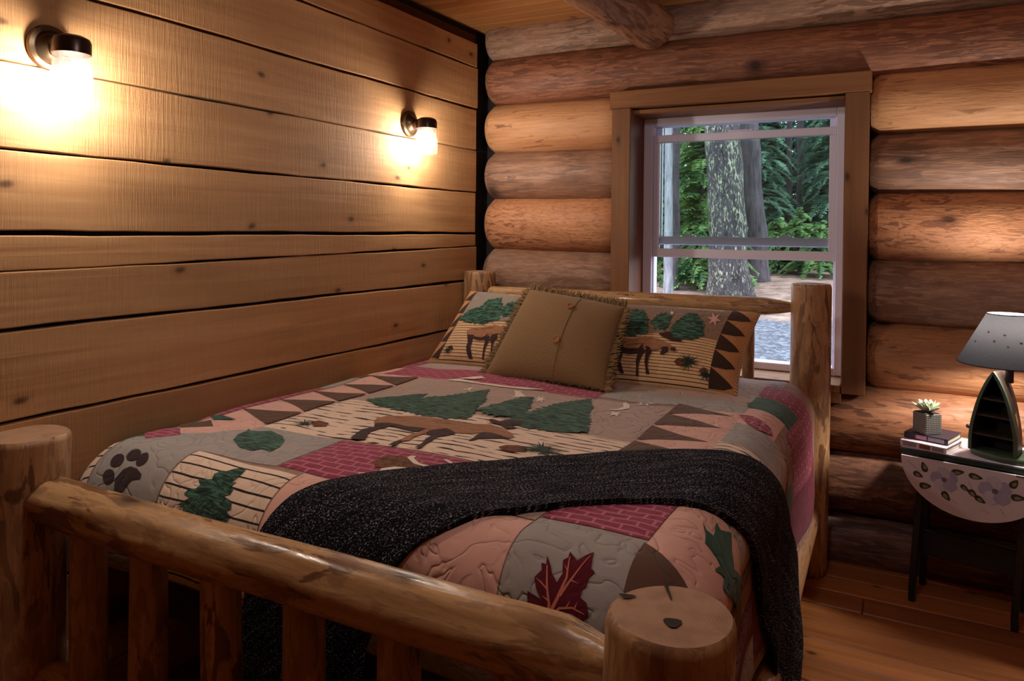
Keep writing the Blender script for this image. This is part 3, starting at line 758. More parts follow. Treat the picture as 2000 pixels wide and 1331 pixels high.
#QUILT-PATTERN
QP = [
('patch','tan',[(0.305,-1.41),(1.355,-1.41),(1.355,-0.97),(0.305,-0.97)]),
('patch','stripe',[(0.305,-1.815),(1.355,-1.815),(1.355,-1.41),(0.305,-1.41)]),
('patch','pink',[(0.105,-1.815),(0.305,-1.815),(0.305,-0.97),(0.105,-0.97)]),
('patch','pink',[(1.355,-1.815),(1.575,-1.815),(1.575,-0.93),(1.355,-0.93)]),
('patch','burg',[(0.1,-0.97),(1.06,-0.97),(1.06,-0.74),(0.1,-0.74)]),
('patch','gray',[(1.06,-0.93),(1.575,-0.93),(1.575,-0.74),(1.06,-0.74)]),
('patch','tan',[(0.12,-0.74),(1.575,-0.74),(1.575,-0.27),(0.12,-0.27)]),
('patch','burg',[(-0.2,-1.85),(0.1,-1.85),(0.1,-1.31),(-0.2,-1.31)]),
('patch','gray',[(-0.2,-1.31),(0.1,-1.31),(0.1,-1.1),(-0.2,-1.1)]),
('patch','brown',[(-0.2,-1.1),(0.1,-1.1),(0.1,-1.03),(-0.2,-1.03)]),
('patch','pink',[(-0.2,-1.03),(0.1,-1.03),(0.1,-0.8),(-0.2,-0.8)]),
('patch','burg',[(-0.2,-0.8),(0.1,-0.8),(0.1,-0.3),(-0.2,-0.3)]),
('patch','green',[(-0.2,-2.12),(0.085,-2.12),(0.085,-1.85),(-0.2,-1.85)]),
('patch','pink',[(0.085,-2.02),(0.305,-2.02),(0.305,-1.815),(0.085,-1.815)]),
('patch','gray',[(0.305,-1.815),(0.305,-1.86),(0.2,-1.93),(0.08,-2.09),(0.08,-2.45),(0.36,-2.45),(0.36,-2.095),(0.625,-2.075),(0.625,-1.815)]),
('patch','bold',[(-0.2,-2.45),(0.075,-2.45),(0.075,-2.10),(-0.2,-2.10)]),
('patch','bold',[(0.365,-2.6),(0.72,-2.6),(0.72,-2.095),(0.365,-2.095)]),
('patch','burg',[(0.63,-2.07),(1.118,-2.07),(1.118,-1.82),(0.63,-1.82)]),
('patch','pink',[(0.725,-2.32),(0.98,-2.32),(0.98,-2.075),(0.725,-2.075)]),
('patch','gray',[(0.985,-2.32),(1.12,-2.32),(1.12,-2.075),(0.985,-2.075)]),
('patch','tan',[(1.125,-2.06),(1.36,-2.06),(1.36,-1.82),(1.125,-1.82)]),
('patch','pink',[(1.125,-2.3),(1.36,-2.3),(1.36,-2.067),(1.125,-2.067)]),
('patch','gray',[(0.725,-2.6),(1.36,-2.6),(1.36,-2.303),(0.725,-2.303)]),
('patch','burg',[(1.365,-2.035),(1.6,-2.035),(1.6,-1.82),(1.365,-1.82)]),
('patch','gray',[(1.363,-2.6),(1.603,-2.6),(1.603,-2.04),(1.363,-2.04)]),
('patch','pink',[(1.603,-2.1),(1.70,-2.1),(1.70,-2.4),(1.84,-2.4),(1.84,-1.76),(1.603,-1.76)]),
('patch','gray',[(1.603,-2.45),(1.70,-2.45),(1.70,-2.1),(1.603,-2.1)]),
('patch','brown',[(1.84,-2.4),(1.93,-2.4),(1.93,-1.76),(1.84,-1.76)]),
('patch','burgd',[(1.93,-2.4),(2.03,-2.4),(2.03,-1.6),(1.93,-1.6)]),
('patch','gray',[(2.03,-2.4),(2.12,-2.4),(2.12,-1.6),(2.03,-1.6)]),
('patch','gray',[(1.575,-1.28),(1.72,-1.28),(1.72,-1.05),(1.575,-1.05)]),
('patch','stripe',[(1.575,-1.5),(1.72,-1.5),(1.72,-1.28),(1.575,-1.28)]),
('patch','green',[(1.575,-1.76),(1.72,-1.76),(1.72,-1.5),(1.575,-1.5)]),
('patch','tan',[(1.72,-1.76),(1.83,-1.76),(1.83,-1.05),(1.72,-1.05)]),
('patch','brown',[(1.83,-1.76),(1.87,-1.76),(1.87,-1),(1.83,-1)]),
('patch','green',[(1.87,-1.6),(1.93,-1.6),(1.93,-0.9),(1.87,-0.9)]),
('patch','burgd',[(1.93,-1.6),(2.1,-1.6),(2.1,-0.3),(1.93,-0.3)]),
('patch','pink',[(1.575,-1.05),(1.7,-1.05),(1.7,-0.82),(1.575,-0.82)]),
('patch','green',[(1.545,-0.82),(1.72,-0.82),(1.72,-0.6),(1.545,-0.6)]),
('patch','burg',[(1.545,-0.6),(1.93,-0.6),(1.93,-0.38),(1.545,-0.38)]),
('patch','gray',[(1.46,-0.36),(1.62,-0.36),(1.62,-0.25),(1.46,-0.25)]),
('patch','burg',[(1.72,-0.9),(1.93,-0.9),(1.93,-0.6),(1.72,-0.6)]),
('triangle','brown',[(0.305,-1.8),(0.305,-1.645),(0.112,-1.72)]),
('triangle','brown',[(0.305,-1.635),(0.305,-1.48),(0.112,-1.555)]),
('triangle','brown',[(0.305,-1.47),(0.305,-1.315),(0.112,-1.39)]),
('triangle','brown',[(0.305,-1.305),(0.305,-1.15),(0.112,-1.225)]),
('triangle','brown',[(0.305,-1.14),(0.305,-0.985),(0.112,-1.06)]),
('triangle','brown',[(1.355,-1.715),(1.355,-1.565),(1.55,-1.65)]),
('triangle','brown',[(1.355,-1.545),(1.355,-1.395),(1.55,-1.48)]),
('triangle','brown',[(1.355,-1.38),(1.355,-1.23),(1.55,-1.315)]),
('triangle','brown',[(1.355,-1.215),(1.355,-1.065),(1.55,-1.15)]),
('triangle','brown',[(1.355,-1.065),(1.355,-0.915),(1.55,-1)]),
('triangle','brown',[(1.6,-2.06),(1.605,-2.2),(1.72,-2.24),(1.73,-2.12)]),
('diamond','burg',[(0.085,-2.059),(0.076,-1.995),(0.113,-1.961),(0.19,-2.019),(0.172,-2.06),(0.145,-2.1)]),
('diamond','brown',[(0.078,-1.933),(0.119,-1.852),(0.193,-1.905),(0.107,-1.956)]),
('diamond','green',[(0.078,-1.82),(0.105,-1.801),(0.183,-1.811),(0.127,-1.849)]),
('diamond','burg',[(1.564,-0.966),(1.613,-0.962),(1.67,-0.985),(1.688,-1.034),(1.644,-1.072),(1.61,-1.05)]),
('pine_tree','tree',[(0.379,-1.421),(0.42,-1.352),(0.468,-1.286),(0.528,-1.25),(0.533,-1.268),(0.547,-1.316),(0.579,-1.277),(0.747,-1.41),(0.768,-1.507),(0.693,-1.516),(0.593,-1.495),(0.482,-1.474)]),
('pine_tree','tree',[(0.61,-1.451),(0.586,-1.288),(0.63,-1.185),(0.689,-1.087),(0.785,-1.285),(0.812,-1.391),(0.84,-1.467),(0.793,-1.509),(0.703,-1.513)]),
('pine_tree','tree',[(0.808,-1.374),(0.839,-1.276),(0.853,-1.155),(0.886,-1.106),(0.938,-1.241),(0.986,-1.37),(0.944,-1.404),(0.883,-1.415)]),
('pine_tree','tree',[(0.957,-1.458),(0.959,-1.35),(0.982,-1.213),(1.015,-1.082),(1.054,-0.993),(1.111,-1.111),(1.165,-1.275),(1.211,-1.405),(1.161,-1.44),(1.09,-1.462),(1.024,-1.464)]),
('pine_tree','tree',[(0.572,-2.121),(0.583,-2.15),(0.583,-2.169),(0.588,-2.185),(0.604,-2.196),(0.591,-2.209),(0.616,-2.221),(0.612,-2.239),(0.635,-2.247),(0.616,-2.264),(0.606,-2.274),(0.562,-2.282),(0.454,-2.281),(0.466,-2.262),(0.44,-2.257),(0.48,-2.235),(0.453,-2.22),(0.485,-2.208),(0.478,-2.192),(0.511,-2.177),(0.506,-2.159),(0.534,-2.144)]),
('pine_cone','cone',[(1.065,-1.691),(1.075,-1.666),(1.106,-1.65),(1.137,-1.657),(1.149,-1.688),(1.119,-1.711),(1.088,-1.707)]),
('pine_cone','cone',[(0.416,-1.726),(0.423,-1.696),(0.468,-1.701),(0.484,-1.731),(0.453,-1.753)]),
('leaf','tree',[(0.371,-1.988),(0.333,-1.937),(0.323,-1.894),(0.308,-1.875),(0.331,-1.887),(0.355,-1.877),(0.378,-1.852),(0.457,-1.883),(0.504,-1.923),(0.533,-1.969),(0.539,-2.008),(0.5,-2.004),(0.491,-2.027),(0.443,-2.029)]),
('paw_pad','paw',[(0.205,-2.264),(0.192,-2.239),(0.203,-2.214),(0.222,-2.203),(0.251,-2.205),(0.279,-2.215),(0.282,-2.225),(0.256,-2.232),(0.247,-2.246),(0.24,-2.259),(0.225,-2.266)]),
('paw_toe','paw',[(0.188,-2.237),(0.187,-2.244),(0.181,-2.249),(0.171,-2.252),(0.16,-2.251),(0.15,-2.247),(0.141,-2.241),(0.137,-2.234),(0.137,-2.226),(0.142,-2.221),(0.151,-2.218),(0.163,-2.219),(0.174,-2.223),(0.183,-2.23)]),
('paw_toe','paw',[(0.181,-2.203),(0.174,-2.208),(0.164,-2.211),(0.152,-2.21),(0.142,-2.207),(0.135,-2.2),(0.131,-2.192),(0.132,-2.184),(0.137,-2.178),(0.146,-2.175),(0.158,-2.176),(0.169,-2.18),(0.178,-2.187),(0.182,-2.195)]),
('paw_toe','paw',[(0.223,-2.183),(0.215,-2.188),(0.204,-2.189),(0.192,-2.188),(0.182,-2.183),(0.175,-2.175),(0.173,-2.167),(0.174,-2.159),(0.181,-2.154),(0.191,-2.152),(0.203,-2.154),(0.215,-2.16),(0.223,-2.168),(0.226,-2.176)]),
('paw_toe','paw',[(0.264,-2.185),(0.261,-2.192),(0.255,-2.197),(0.247,-2.198),(0.238,-2.196),(0.23,-2.19),(0.225,-2.181),(0.222,-2.172),(0.223,-2.164),(0.228,-2.159),(0.236,-2.157),(0.246,-2.161),(0.255,-2.168),(0.262,-2.176)]),
('maple_leaf','maple',[(1.442,-2.173),(1.447,-2.189),(1.437,-2.189),(1.442,-2.201),(1.432,-2.216),(1.44,-2.231),(1.454,-2.246),(1.425,-2.241),(1.429,-2.256),(1.429,-2.271),(1.472,-2.272),(1.532,-2.266),(1.552,-2.249),(1.544,-2.232),(1.53,-2.226),(1.53,-2.212),(1.536,-2.207),(1.537,-2.191),(1.544,-2.18),(1.535,-2.175),(1.527,-2.141),(1.515,-2.152),(1.503,-2.167),(1.482,-2.153),(1.484,-2.166),(1.476,-2.173),(1.484,-2.196),(1.478,-2.213),(1.464,-2.201),(1.455,-2.187)]),
('leaf_vein','vein',[(1.476,-2.271),(1.476,-2.25),(1.464,-2.224),(1.451,-2.19),(1.449,-2.191),(1.46,-2.225),(1.471,-2.251),(1.468,-2.272)]),
('leaf_vein','vein',[(1.478,-2.272),(1.49,-2.237),(1.497,-2.201),(1.488,-2.164),(1.486,-2.165),(1.493,-2.201),(1.484,-2.236),(1.47,-2.271)]),
('leaf_vein','vein',[(1.493,-2.233),(1.508,-2.199),(1.525,-2.152),(1.524,-2.151),(1.505,-2.197),(1.487,-2.231)]),
('leaf_vein','vein',[(1.478,-2.271),(1.496,-2.252),(1.519,-2.246),(1.543,-2.25),(1.544,-2.249),(1.519,-2.243),(1.493,-2.249),(1.474,-2.268)]),
('leaf_vein','vein',[(1.474,-2.268),(1.453,-2.259),(1.432,-2.26),(1.432,-2.261),(1.451,-2.262),(1.471,-2.272)]),
('leaf_vein','vein',[(1.464,-2.227),(1.45,-2.22),(1.436,-2.216),(1.436,-2.217),(1.448,-2.222),(1.462,-2.229)]),
('leaf_vein','vein',[(1.503,-2.205),(1.522,-2.206),(1.522,-2.206),(1.504,-2.202)]),
('leaf_vein','vein',[(1.495,-2.19),(1.483,-2.181),(1.483,-2.182),(1.493,-2.192)]),
('leaf_vein','vein',[(1.471,-2.243),(1.457,-2.24),(1.457,-2.241),(1.469,-2.246)]),
('leaf_vein','vein',[(1.525,-2.244),(1.527,-2.232),(1.527,-2.232),(1.522,-2.243)]),
('leaf_vein','vein',[(1.508,-2.248),(1.513,-2.235),(1.512,-2.235),(1.505,-2.247)]),
('oak_leaf','green',[(1.664,-1.858),(1.678,-1.878),(1.695,-1.873),(1.686,-1.81),(1.701,-1.823),(1.724,-1.781),(1.743,-1.832),(1.77,-1.862),(1.811,-1.805),(1.848,-1.818),(1.856,-1.866),(1.819,-1.907),(1.787,-1.951),(1.764,-1.974),(1.756,-1.941),(1.73,-1.974),(1.736,-1.933),(1.714,-1.93),(1.689,-1.929),(1.681,-1.897)]),
('loon_body','cone',[(0.842,-1.952),(0.843,-1.913),(0.88,-1.882),(0.923,-1.887),(0.986,-1.923),(0.95,-1.952),(0.906,-1.97),(0.87,-1.979)]),
('loon_wing','white',[(0.902,-2.007),(0.892,-1.982),(0.915,-1.955),(0.947,-1.948),(0.979,-1.96),(0.938,-1.98)]),
('loon_neck','white',[(0.902,-1.888),(0.904,-1.872),(0.919,-1.869),(0.922,-1.885),(0.957,-1.909),(1.019,-1.917),(1.014,-1.93),(0.943,-1.916)]),
('loon_bill','white',[(0.997,-1.859),(1.003,-1.854),(1.035,-1.871),(1.075,-1.886),(1.072,-1.894),(1.031,-1.879)]),
('loon_tail','white',[(0.855,-2.029),(0.87,-2.02),(0.902,-2.028),(0.884,-2.041)]),
('cloud','white',[(0.474,-0.968),(0.492,-0.95),(0.544,-0.896),(0.575,-0.918),(0.544,-0.955),(0.48,-0.966)]),
('cloud','white',[(0.438,-1.004),(0.482,-0.971),(0.6,-0.991),(0.733,-0.988),(0.86,-0.957),(0.804,-0.999),(0.686,-1.023),(0.538,-1.003)]),
('star','white',[(0.644,-1.108),(0.625,-1.115),(0.643,-1.142),(0.619,-1.122),(0.613,-1.143),(0.606,-1.115),(0.606,-1.148),(0.599,-1.1),(0.612,-1.124),(0.606,-1.093),(0.612,-1.073),(0.619,-1.101)]),
('star','white',[(0.858,-1.118),(0.84,-1.136),(0.852,-1.154),(0.834,-1.142),(0.834,-1.178),(0.822,-1.136),(0.804,-1.142),(0.822,-1.13),(0.767,-1.031),(0.787,-1.042),(0.796,-1.019),(0.797,-1.044)]),
('star','white',[(0.945,-1.13),(0.932,-1.142),(0.95,-1.175),(0.929,-1.151),(0.927,-1.178),(0.918,-1.143),(0.898,-1.135),(0.911,-1.124),(0.888,-1.081),(0.914,-1.114),(0.914,-1.082),(0.925,-1.123)]),
('star','white',[(1.242,-1.158),(1.221,-1.17),(1.23,-1.191),(1.212,-1.179),(1.2,-1.201),(1.202,-1.176),(1.18,-1.178),(1.2,-1.165),(1.19,-1.143),(1.209,-1.156),(1.221,-1.133),(1.219,-1.159)]),
('star','white',[(1.283,-0.958),(1.259,-0.971),(1.274,-1.01),(1.251,-0.984),(1.24,-1.022),(1.237,-0.974),(1.224,-1.01),(1.232,-0.95),(1.242,-0.986),(1.254,-0.98),(1.266,-0.944),(1.255,-0.948)]),
('moon','white',[(1.171,-1.134),(1.2,-1.11),(1.207,-1.075),(1.182,-1.011),(1.185,-0.99),(1.217,-1.038),(1.23,-1.085),(1.218,-1.115),(1.193,-1.133)]),
('moose_body','moose',[(0.573,-1.601),(0.586,-1.561),(0.644,-1.532),(0.707,-1.519),(0.781,-1.526),(0.852,-1.532),(0.892,-1.516),(0.931,-1.499),(0.976,-1.51),(1.031,-1.549),(1.06,-1.587),(1.051,-1.604),(1.021,-1.592),(0.981,-1.575),(0.95,-1.586),(0.939,-1.606),(0.911,-1.626),(0.883,-1.632),(0.822,-1.637),(0.782,-1.638),(0.722,-1.639),(0.663,-1.633),(0.632,-1.666),(0.595,-1.642)]),
('moose_belly','mdark',[(0.596,-1.625),(0.643,-1.607),(0.716,-1.63),(0.773,-1.624),(0.789,-1.59),(0.791,-1.66),(0.768,-1.674),(0.713,-1.663),(0.666,-1.647),(0.664,-1.684),(0.648,-1.704),(0.611,-1.657)]),
('moose_leg','mdark',[(0.625,-1.675),(0.661,-1.685),(0.657,-1.736),(0.695,-1.804),(0.67,-1.814),(0.647,-1.813),(0.626,-1.758),(0.612,-1.716)]),
('moose_leg','moose',[(0.786,-1.672),(0.79,-1.64),(0.811,-1.642),(0.812,-1.681),(0.804,-1.715),(0.816,-1.759),(0.8,-1.772),(0.797,-1.785),(0.784,-1.746),(0.778,-1.716)]),
('moose_hoof','mdark',[(0.787,-1.745),(0.816,-1.759),(0.8,-1.772),(0.81,-1.819),(0.793,-1.828),(0.785,-1.786)]),
('moose_leg','mdark',[(0.811,-1.642),(0.823,-1.601),(0.856,-1.586),(0.895,-1.644),(0.885,-1.674),(0.869,-1.698),(0.881,-1.744),(0.882,-1.773),(0.89,-1.807),(0.873,-1.814),(0.867,-1.769),(0.847,-1.722),(0.844,-1.69),(0.815,-1.675)]),
('moose_beard','mdark',[(0.952,-1.617),(0.951,-1.567),(0.991,-1.583),(1.045,-1.602),(1.063,-1.603),(1.03,-1.619),(1.004,-1.637),(0.982,-1.651),(0.979,-1.678),(0.968,-1.693),(0.963,-1.651)]),
('moose_antler','mdark',[(0.902,-1.459),(0.91,-1.45),(0.941,-1.458),(0.956,-1.428),(1.006,-1.404),(1.025,-1.445),(0.993,-1.477),(1.02,-1.493),(0.999,-1.519),(0.958,-1.489),(0.92,-1.48)]),

]
jr = random.Random(77)
def jag(poly, amp, step, seed):
    r = random.Random(seed); D_ = densify(poly, step); c = D_.mean(0); out = []
    for i, p in enumerate(D_):
        d = p-c; n = np.linalg.norm(d)+1e-9
        out.append(tuple(p+d/n*amp*(r.uniform(-1, 1)+(0.6 if i % 2 else -0.6))))
    return out
LAY = {'patch': 0.0012, 'triangle': 0.0060, 'diamond': 0.0060}
for i, (n_, m_, pl_) in enumerate(QP):
    if n_ in LAY:
        pl_ = [(a, max(b, -2.455)) for a, b in pl_]
        drape(n_, pl_, quilt_P, FQ[m_], quilt, res=0.022, off=LAY[n_]+0.00003*(i % 12), puff=0.0045 if n_ == 'patch' else 0.0015, puffw=0.02)
    else:
        off = {'moose_belly': .0058, 'moose_hoof': .0062, 'moose_beard': .0058, 'moose_antler': .0060, 'leaf_vein': .0072, 'loon_wing': .0062, 'loon_neck': .0066, 'moose_leg': .0059}.get(n_, 0.0055)+0.00004*(i % 10)
        off += 0.002
        if n_ == 'pine_tree': pl_ = jag(pl_, 0.009, 0.016, i)
        drape(n_, pl_, quilt_P, FQ[m_], quilt, res=0.014, off=off, puff=0.0015 if n_ not in ('leaf_vein', 'star') else 0.0, puffw=0.01)
def needles(name, c, S, mat, parent, n, r0, r1, off, asp=1.0, seed=3, half=False):
    r = random.Random(seed); V, F = [], []
    for k in range(n):
        a = 2*PI*k/n+r.uniform(-.15, .15); L = r.uniform(r0, r1); wd = 0.07*L
        p = [(c[0]-wd*math.sin(a), c[1]+wd*math.cos(a)*asp), (c[0]+L*math.cos(a), c[1]+L*math.sin(a)*asp), (c[0]+wd*math.sin(a), c[1]-wd*math.cos(a)*asp)]
        q = S(np.array([x[0] for x in p]), np.array([x[1] for x in p]), np.full(3, off+k*2e-5))
        b = len(V); V += [tuple(x) for x in q]; F.append((b+2, b+1, b))
    return mesh_obj(name, V, F, mat, parent, uv=np.zeros((len(V), 2)))
needles('needle_tuft', (1.178, -1.649), quilt_P, FQ['tree'], quilt, 26, 0.05, 0.085, 0.009, 1.0, 3)
needles('needle_tuft', (0.412, -1.746), quilt_P, FQ['tree'], quilt, 18, 0.03, 0.055, 0.009, 1.0, 4)

# ------------------------------------------------------------------ pillow shams and cushion
SHAM_L = ((.11, -.64, .805), (.80, -.67, .805), (.80, -.36, 1.10), (.165, -.36, 1.115))
SHAM_R = ((.80, -.69, .805), (1.50, -.66, .805), (1.53, -.35, 1.09), (.84, -.33, 1.09))
CUSH = ((.515, -.82, .812), (1.05, -.84, .812), (1.02, -.535, 1.10), (.585, -.545, 1.155))
LEFT_SHAM = [
('pine_tree','tree',[(0.083,0.515),(0.13,0.642),(0.222,0.712),(0.25,0.818),(0.357,0.857),(0.418,0.703),(0.446,0.518),(0.329,0.449),(0.199,0.46)]),
('pine_tree','tree',[(0.438,0.569),(0.426,0.704),(0.454,0.782),(0.505,0.806),(0.572,0.694),(0.583,0.558),(0.524,0.563)]),
('pine_cone','cone',[(0.128,0.153),(0.164,0.162),(0.185,0.121),(0.159,0.107)]),
('moose_body','moose',[(0.227,0.343),(0.238,0.37),(0.274,0.395),(0.339,0.404),(0.401,0.418),(0.426,0.446),(0.474,0.432),(0.511,0.418),(0.568,0.424),(0.585,0.418),(0.583,0.343),(0.554,0.331),(0.517,0.311),(0.485,0.332),(0.453,0.312),(0.42,0.317),(0.395,0.29),(0.367,0.274),(0.313,0.277),(0.247,0.294)]),
('moose_belly','mdark',[(0.304,0.28),(0.37,0.266),(0.398,0.298),(0.405,0.332),(0.413,0.284),(0.408,0.243),(0.362,0.237),(0.316,0.248)]),
('moose_leg','mdark',[(0.246,0.296),(0.304,0.297),(0.312,0.207),(0.317,0.154),(0.361,0.033),(0.333,0.031),(0.301,0.095),(0.284,0.151),(0.281,0.204)]),
('moose_leg','mdark',[(0.403,0.282),(0.435,0.302),(0.441,0.239),(0.435,0.169),(0.437,0.105),(0.448,0.035),(0.433,0.033),(0.426,0.097),(0.419,0.16),(0.414,0.22)]),
('moose_leg','mdark',[(0.445,0.303),(0.485,0.332),(0.5,0.277),(0.484,0.236),(0.489,0.169),(0.513,0.052),(0.493,0.049),(0.48,0.139),(0.469,0.211),(0.446,0.239)]),
('moose_antler','mdark',[(0.51,0.497),(0.537,0.517),(0.568,0.522),(0.576,0.451),(0.554,0.457)]),
]
RIGHT_SHAM = [
('pine_tree','tree',[(0.256,0.608),(0.236,0.771),(0.269,0.865),(0.338,0.833),(0.405,0.661),(0.433,0.504),(0.36,0.466),(0.292,0.458)]),
('pine_tree','tree',[(0.422,0.636),(0.437,0.759),(0.484,0.805),(0.525,0.771),(0.546,0.621),(0.527,0.545),(0.467,0.564)]),
('pine_tree','tree',[(0.567,0.599),(0.583,0.709),(0.623,0.83),(0.677,0.832),(0.74,0.677),(0.766,0.536),(0.716,0.46),(0.634,0.444),(0.564,0.469)]),
('pine_cone','cone',[(0.646,0.202),(0.666,0.242),(0.707,0.242),(0.722,0.209),(0.706,0.17),(0.665,0.171)]),
('pine_cone','cone',[(0.793,0.151),(0.814,0.187),(0.834,0.183),(0.829,0.129),(0.811,0.115)]),
('star','white',[(0.541,0.793),(0.53,0.792),(0.536,0.762),(0.526,0.787),(0.519,0.771),(0.52,0.798),(0.507,0.813),(0.518,0.813),(0.511,0.847),(0.522,0.818),(0.528,0.836),(0.529,0.807)]),
('star','pink',[(0.828,0.762),(0.798,0.754),(0.812,0.679),(0.786,0.74),(0.768,0.693),(0.771,0.764),(0.737,0.798),(0.767,0.804),(0.748,0.898),(0.779,0.819),(0.796,0.871),(0.795,0.793)]),
('moose_body','moose',[(0.307,0.397),(0.32,0.427),(0.366,0.42),(0.404,0.451),(0.426,0.462),(0.454,0.445),(0.494,0.438),(0.535,0.423),(0.579,0.392),(0.618,0.353),(0.636,0.339),(0.639,0.306),(0.611,0.309),(0.589,0.332),(0.559,0.345),(0.545,0.317),(0.521,0.298),(0.502,0.296),(0.481,0.311),(0.454,0.326),(0.437,0.315),(0.414,0.313),(0.367,0.304),(0.323,0.309),(0.303,0.349)]),
('moose_belly','mdark',[(0.317,0.313),(0.367,0.304),(0.413,0.315),(0.425,0.35),(0.431,0.378),(0.44,0.324),(0.421,0.253),(0.371,0.243),(0.331,0.251)]),
('moose_leg','mdark',[(0.303,0.349),(0.326,0.295),(0.335,0.226),(0.337,0.16),(0.379,0.051),(0.354,0.054),(0.322,0.112),(0.304,0.173),(0.294,0.257),(0.291,0.32)]),
('moose_leg','mdark',[(0.421,0.253),(0.442,0.316),(0.465,0.292),(0.452,0.24),(0.449,0.182),(0.451,0.121),(0.465,0.043),(0.448,0.041),(0.438,0.12),(0.426,0.171)]),
('moose_leg','mdark',[(0.455,0.344),(0.482,0.328),(0.502,0.287),(0.495,0.236),(0.498,0.181),(0.504,0.129),(0.524,0.066),(0.505,0.061),(0.492,0.12),(0.477,0.178),(0.47,0.242)]),
('moose_beard','mdark',[(0.555,0.344),(0.587,0.348),(0.598,0.307),(0.581,0.272),(0.566,0.253),(0.554,0.268),(0.557,0.302)]),
('moose_muzzle','mdark',[(0.606,0.343),(0.636,0.344),(0.64,0.306),(0.611,0.309)]),
('moose_antler','mdark',[(0.5,0.505),(0.53,0.503),(0.545,0.525),(0.573,0.524),(0.599,0.46),(0.652,0.451),(0.658,0.415),(0.63,0.418),(0.592,0.421),(0.56,0.444),(0.529,0.46)]),
]

FP = dict(FQ)
FP['pstripe'] = fabric('sham_striped', srgb(222, 184, 142), quilt=0.25, extra=stripes(0.0145, 0.10, srgb(46, 32, 28), 0.10, 'V', wfreq=8))
FP['psky'] = fabric('sham_sky', srgb(142, 116, 98), quilt=0.5)
FP['pskyl'] = fabric('sham_sky_cool', srgb(150, 138, 128), quilt=0.5)
FP['ptan'] = fabric('sham_border_tan', srgb(190, 138, 94), quilt=0.2)
FP['pbrown'] = fabric('sham_border_brown', srgb(62, 44, 38), quilt=0.2)
def pillow(name, cor, thick, mat, label, cat, group, n=36, bscale=0.7, pinch=0.05):
    c = np.mean(np.array(cor), 0)
    root = empty(name, (float(c[0]), float(c[1]), min(p[2] for p in cor)), label, cat, group)
    a = 0.5-0.5*np.cos(np.linspace(0, PI, n))
    Sg, Tg = np.meshgrid(a, a)
    w_ = np.linalg.norm(np.array(cor[1])-np.array(cor[0])); h_ = np.linalg.norm(np.array(cor[3])-np.array(cor[0]))
    Ft = pillow_S(cor, thick, Sg.ravel(), Tg.ravel(), 1.0, 0.0, pinch); Bk = pillow_S(cor, thick*bscale, Sg.ravel(), Tg.ravel(), -1.0, 0.0, pinch)
    V = np.vstack([Ft, Bk]); F = []
    for j in range(n-1):
        for i in range(n-1):
            q = (j*n+i, j*n+i+1, (j+1)*n+i+1, (j+1)*n+i)
            F.append(q); F.append(tuple(n*n+k for k in q[::-1]))
    uv = np.stack([Sg.ravel()*w_, Tg.ravel()*h_], -1); uv = np.vstack([uv, uv])
    mesh_obj('cover', V, F, mat, root, uv=uv)
    def S(u, v, off=0.0): return pillow_S(cor, thick, np.asarray(u)/w_, np.asarray(v)/h_, 1.0, off, pinch)
    return root, S, w_, h_
def sham(cor, items, label, side_border, sky):
    root, S, w_, h_ = pillow('pillow_sham', cor, 0.075, FP['pstripe'], label, 'pillow', 'moose pillow shams against the headboard')
    e = 0.012
    x0, x1 = (0.09, 1-e) if side_border == 'L' else (e, 0.85)
    sc = lambda p: [(a*w_, b*h_) for a, b in p]
    drape('sky_panel', sc([(x0, .50), (.3, .47), (.6, .53), (x1, .51), (x1, 1-e), (x0, 1-e)]), S, FP[sky], root, res=.02, off=.0015)
    b0, b1 = (e, x0) if side_border == 'L' else (x1, 1-e)
    drape('border', sc([(b0, e), (b1, e), (b1, 1-e), (b0, 1-e)]), S, FP['ptan'], root, res=.02, off=.0018)
    k = 5
    for i in range(k):
        z0, z1 = e+(1-2*e)*i/k, e+(1-2*e)*(i+1)/k
        if side_border == 'R': tri = [(b0+.002, z0+.005), (b0+.6*(b1-b0), z0+.012), (b1-.008, z0+.05), (b0+.75*(b1-b0), z0+.09), (b0+.35*(b1-b0), z0+.15), (b0+.002, z1)]
        else: tri = [(b1-.002, z0+.01), (b0+.005, z0+.03), (b1-.002, z1-.0)]
        drape('triangle', sc(tri), S, FP['pbrown'], root, res=.02, off=.003)
    for i, (n_, m_, p_) in enumerate(items):
        p_ = sc(p_)
        if n_ == 'pine_tree': p_ = jag(p_, 0.005, 0.013, i+300)
        off = {'moose_leg': .0046, 'moose_antler': .0050, 'moose_beard': .0050, 'moose_belly': .0048, 'moose_muzzle': .0052}.get(n_, .004)+i*2e-5
        drape(n_, p_, S, FP[m_], root, res=.014, off=off)
    return root, S, w_, h_
rt, S_, w_, h_ = sham(SHAM_L, LEFT_SHAM, 'moose and pine pillow sham nearest the plank wall, partly behind the tan cushion', 'L', 'pskyl')
needles('needle_tuft', (.14*w_, .11*h_), S_, FP['tree'], rt, 16, .02, .035, .005)
rt, S_, w_, h_ = sham(SHAM_R, RIGHT_SHAM, 'moose and pine pillow sham below the window with sawtooth border showing', 'R', 'psky')
needles('needle_tuft', (.728*w_, .22*h_), S_, FP['tree'], rt, 22, .035, .055, .005)
needles('needle_tuft', (.832*w_, .12*h_), S_, FP['tree'], rt, 20, .022, .04, .005, seed=9)

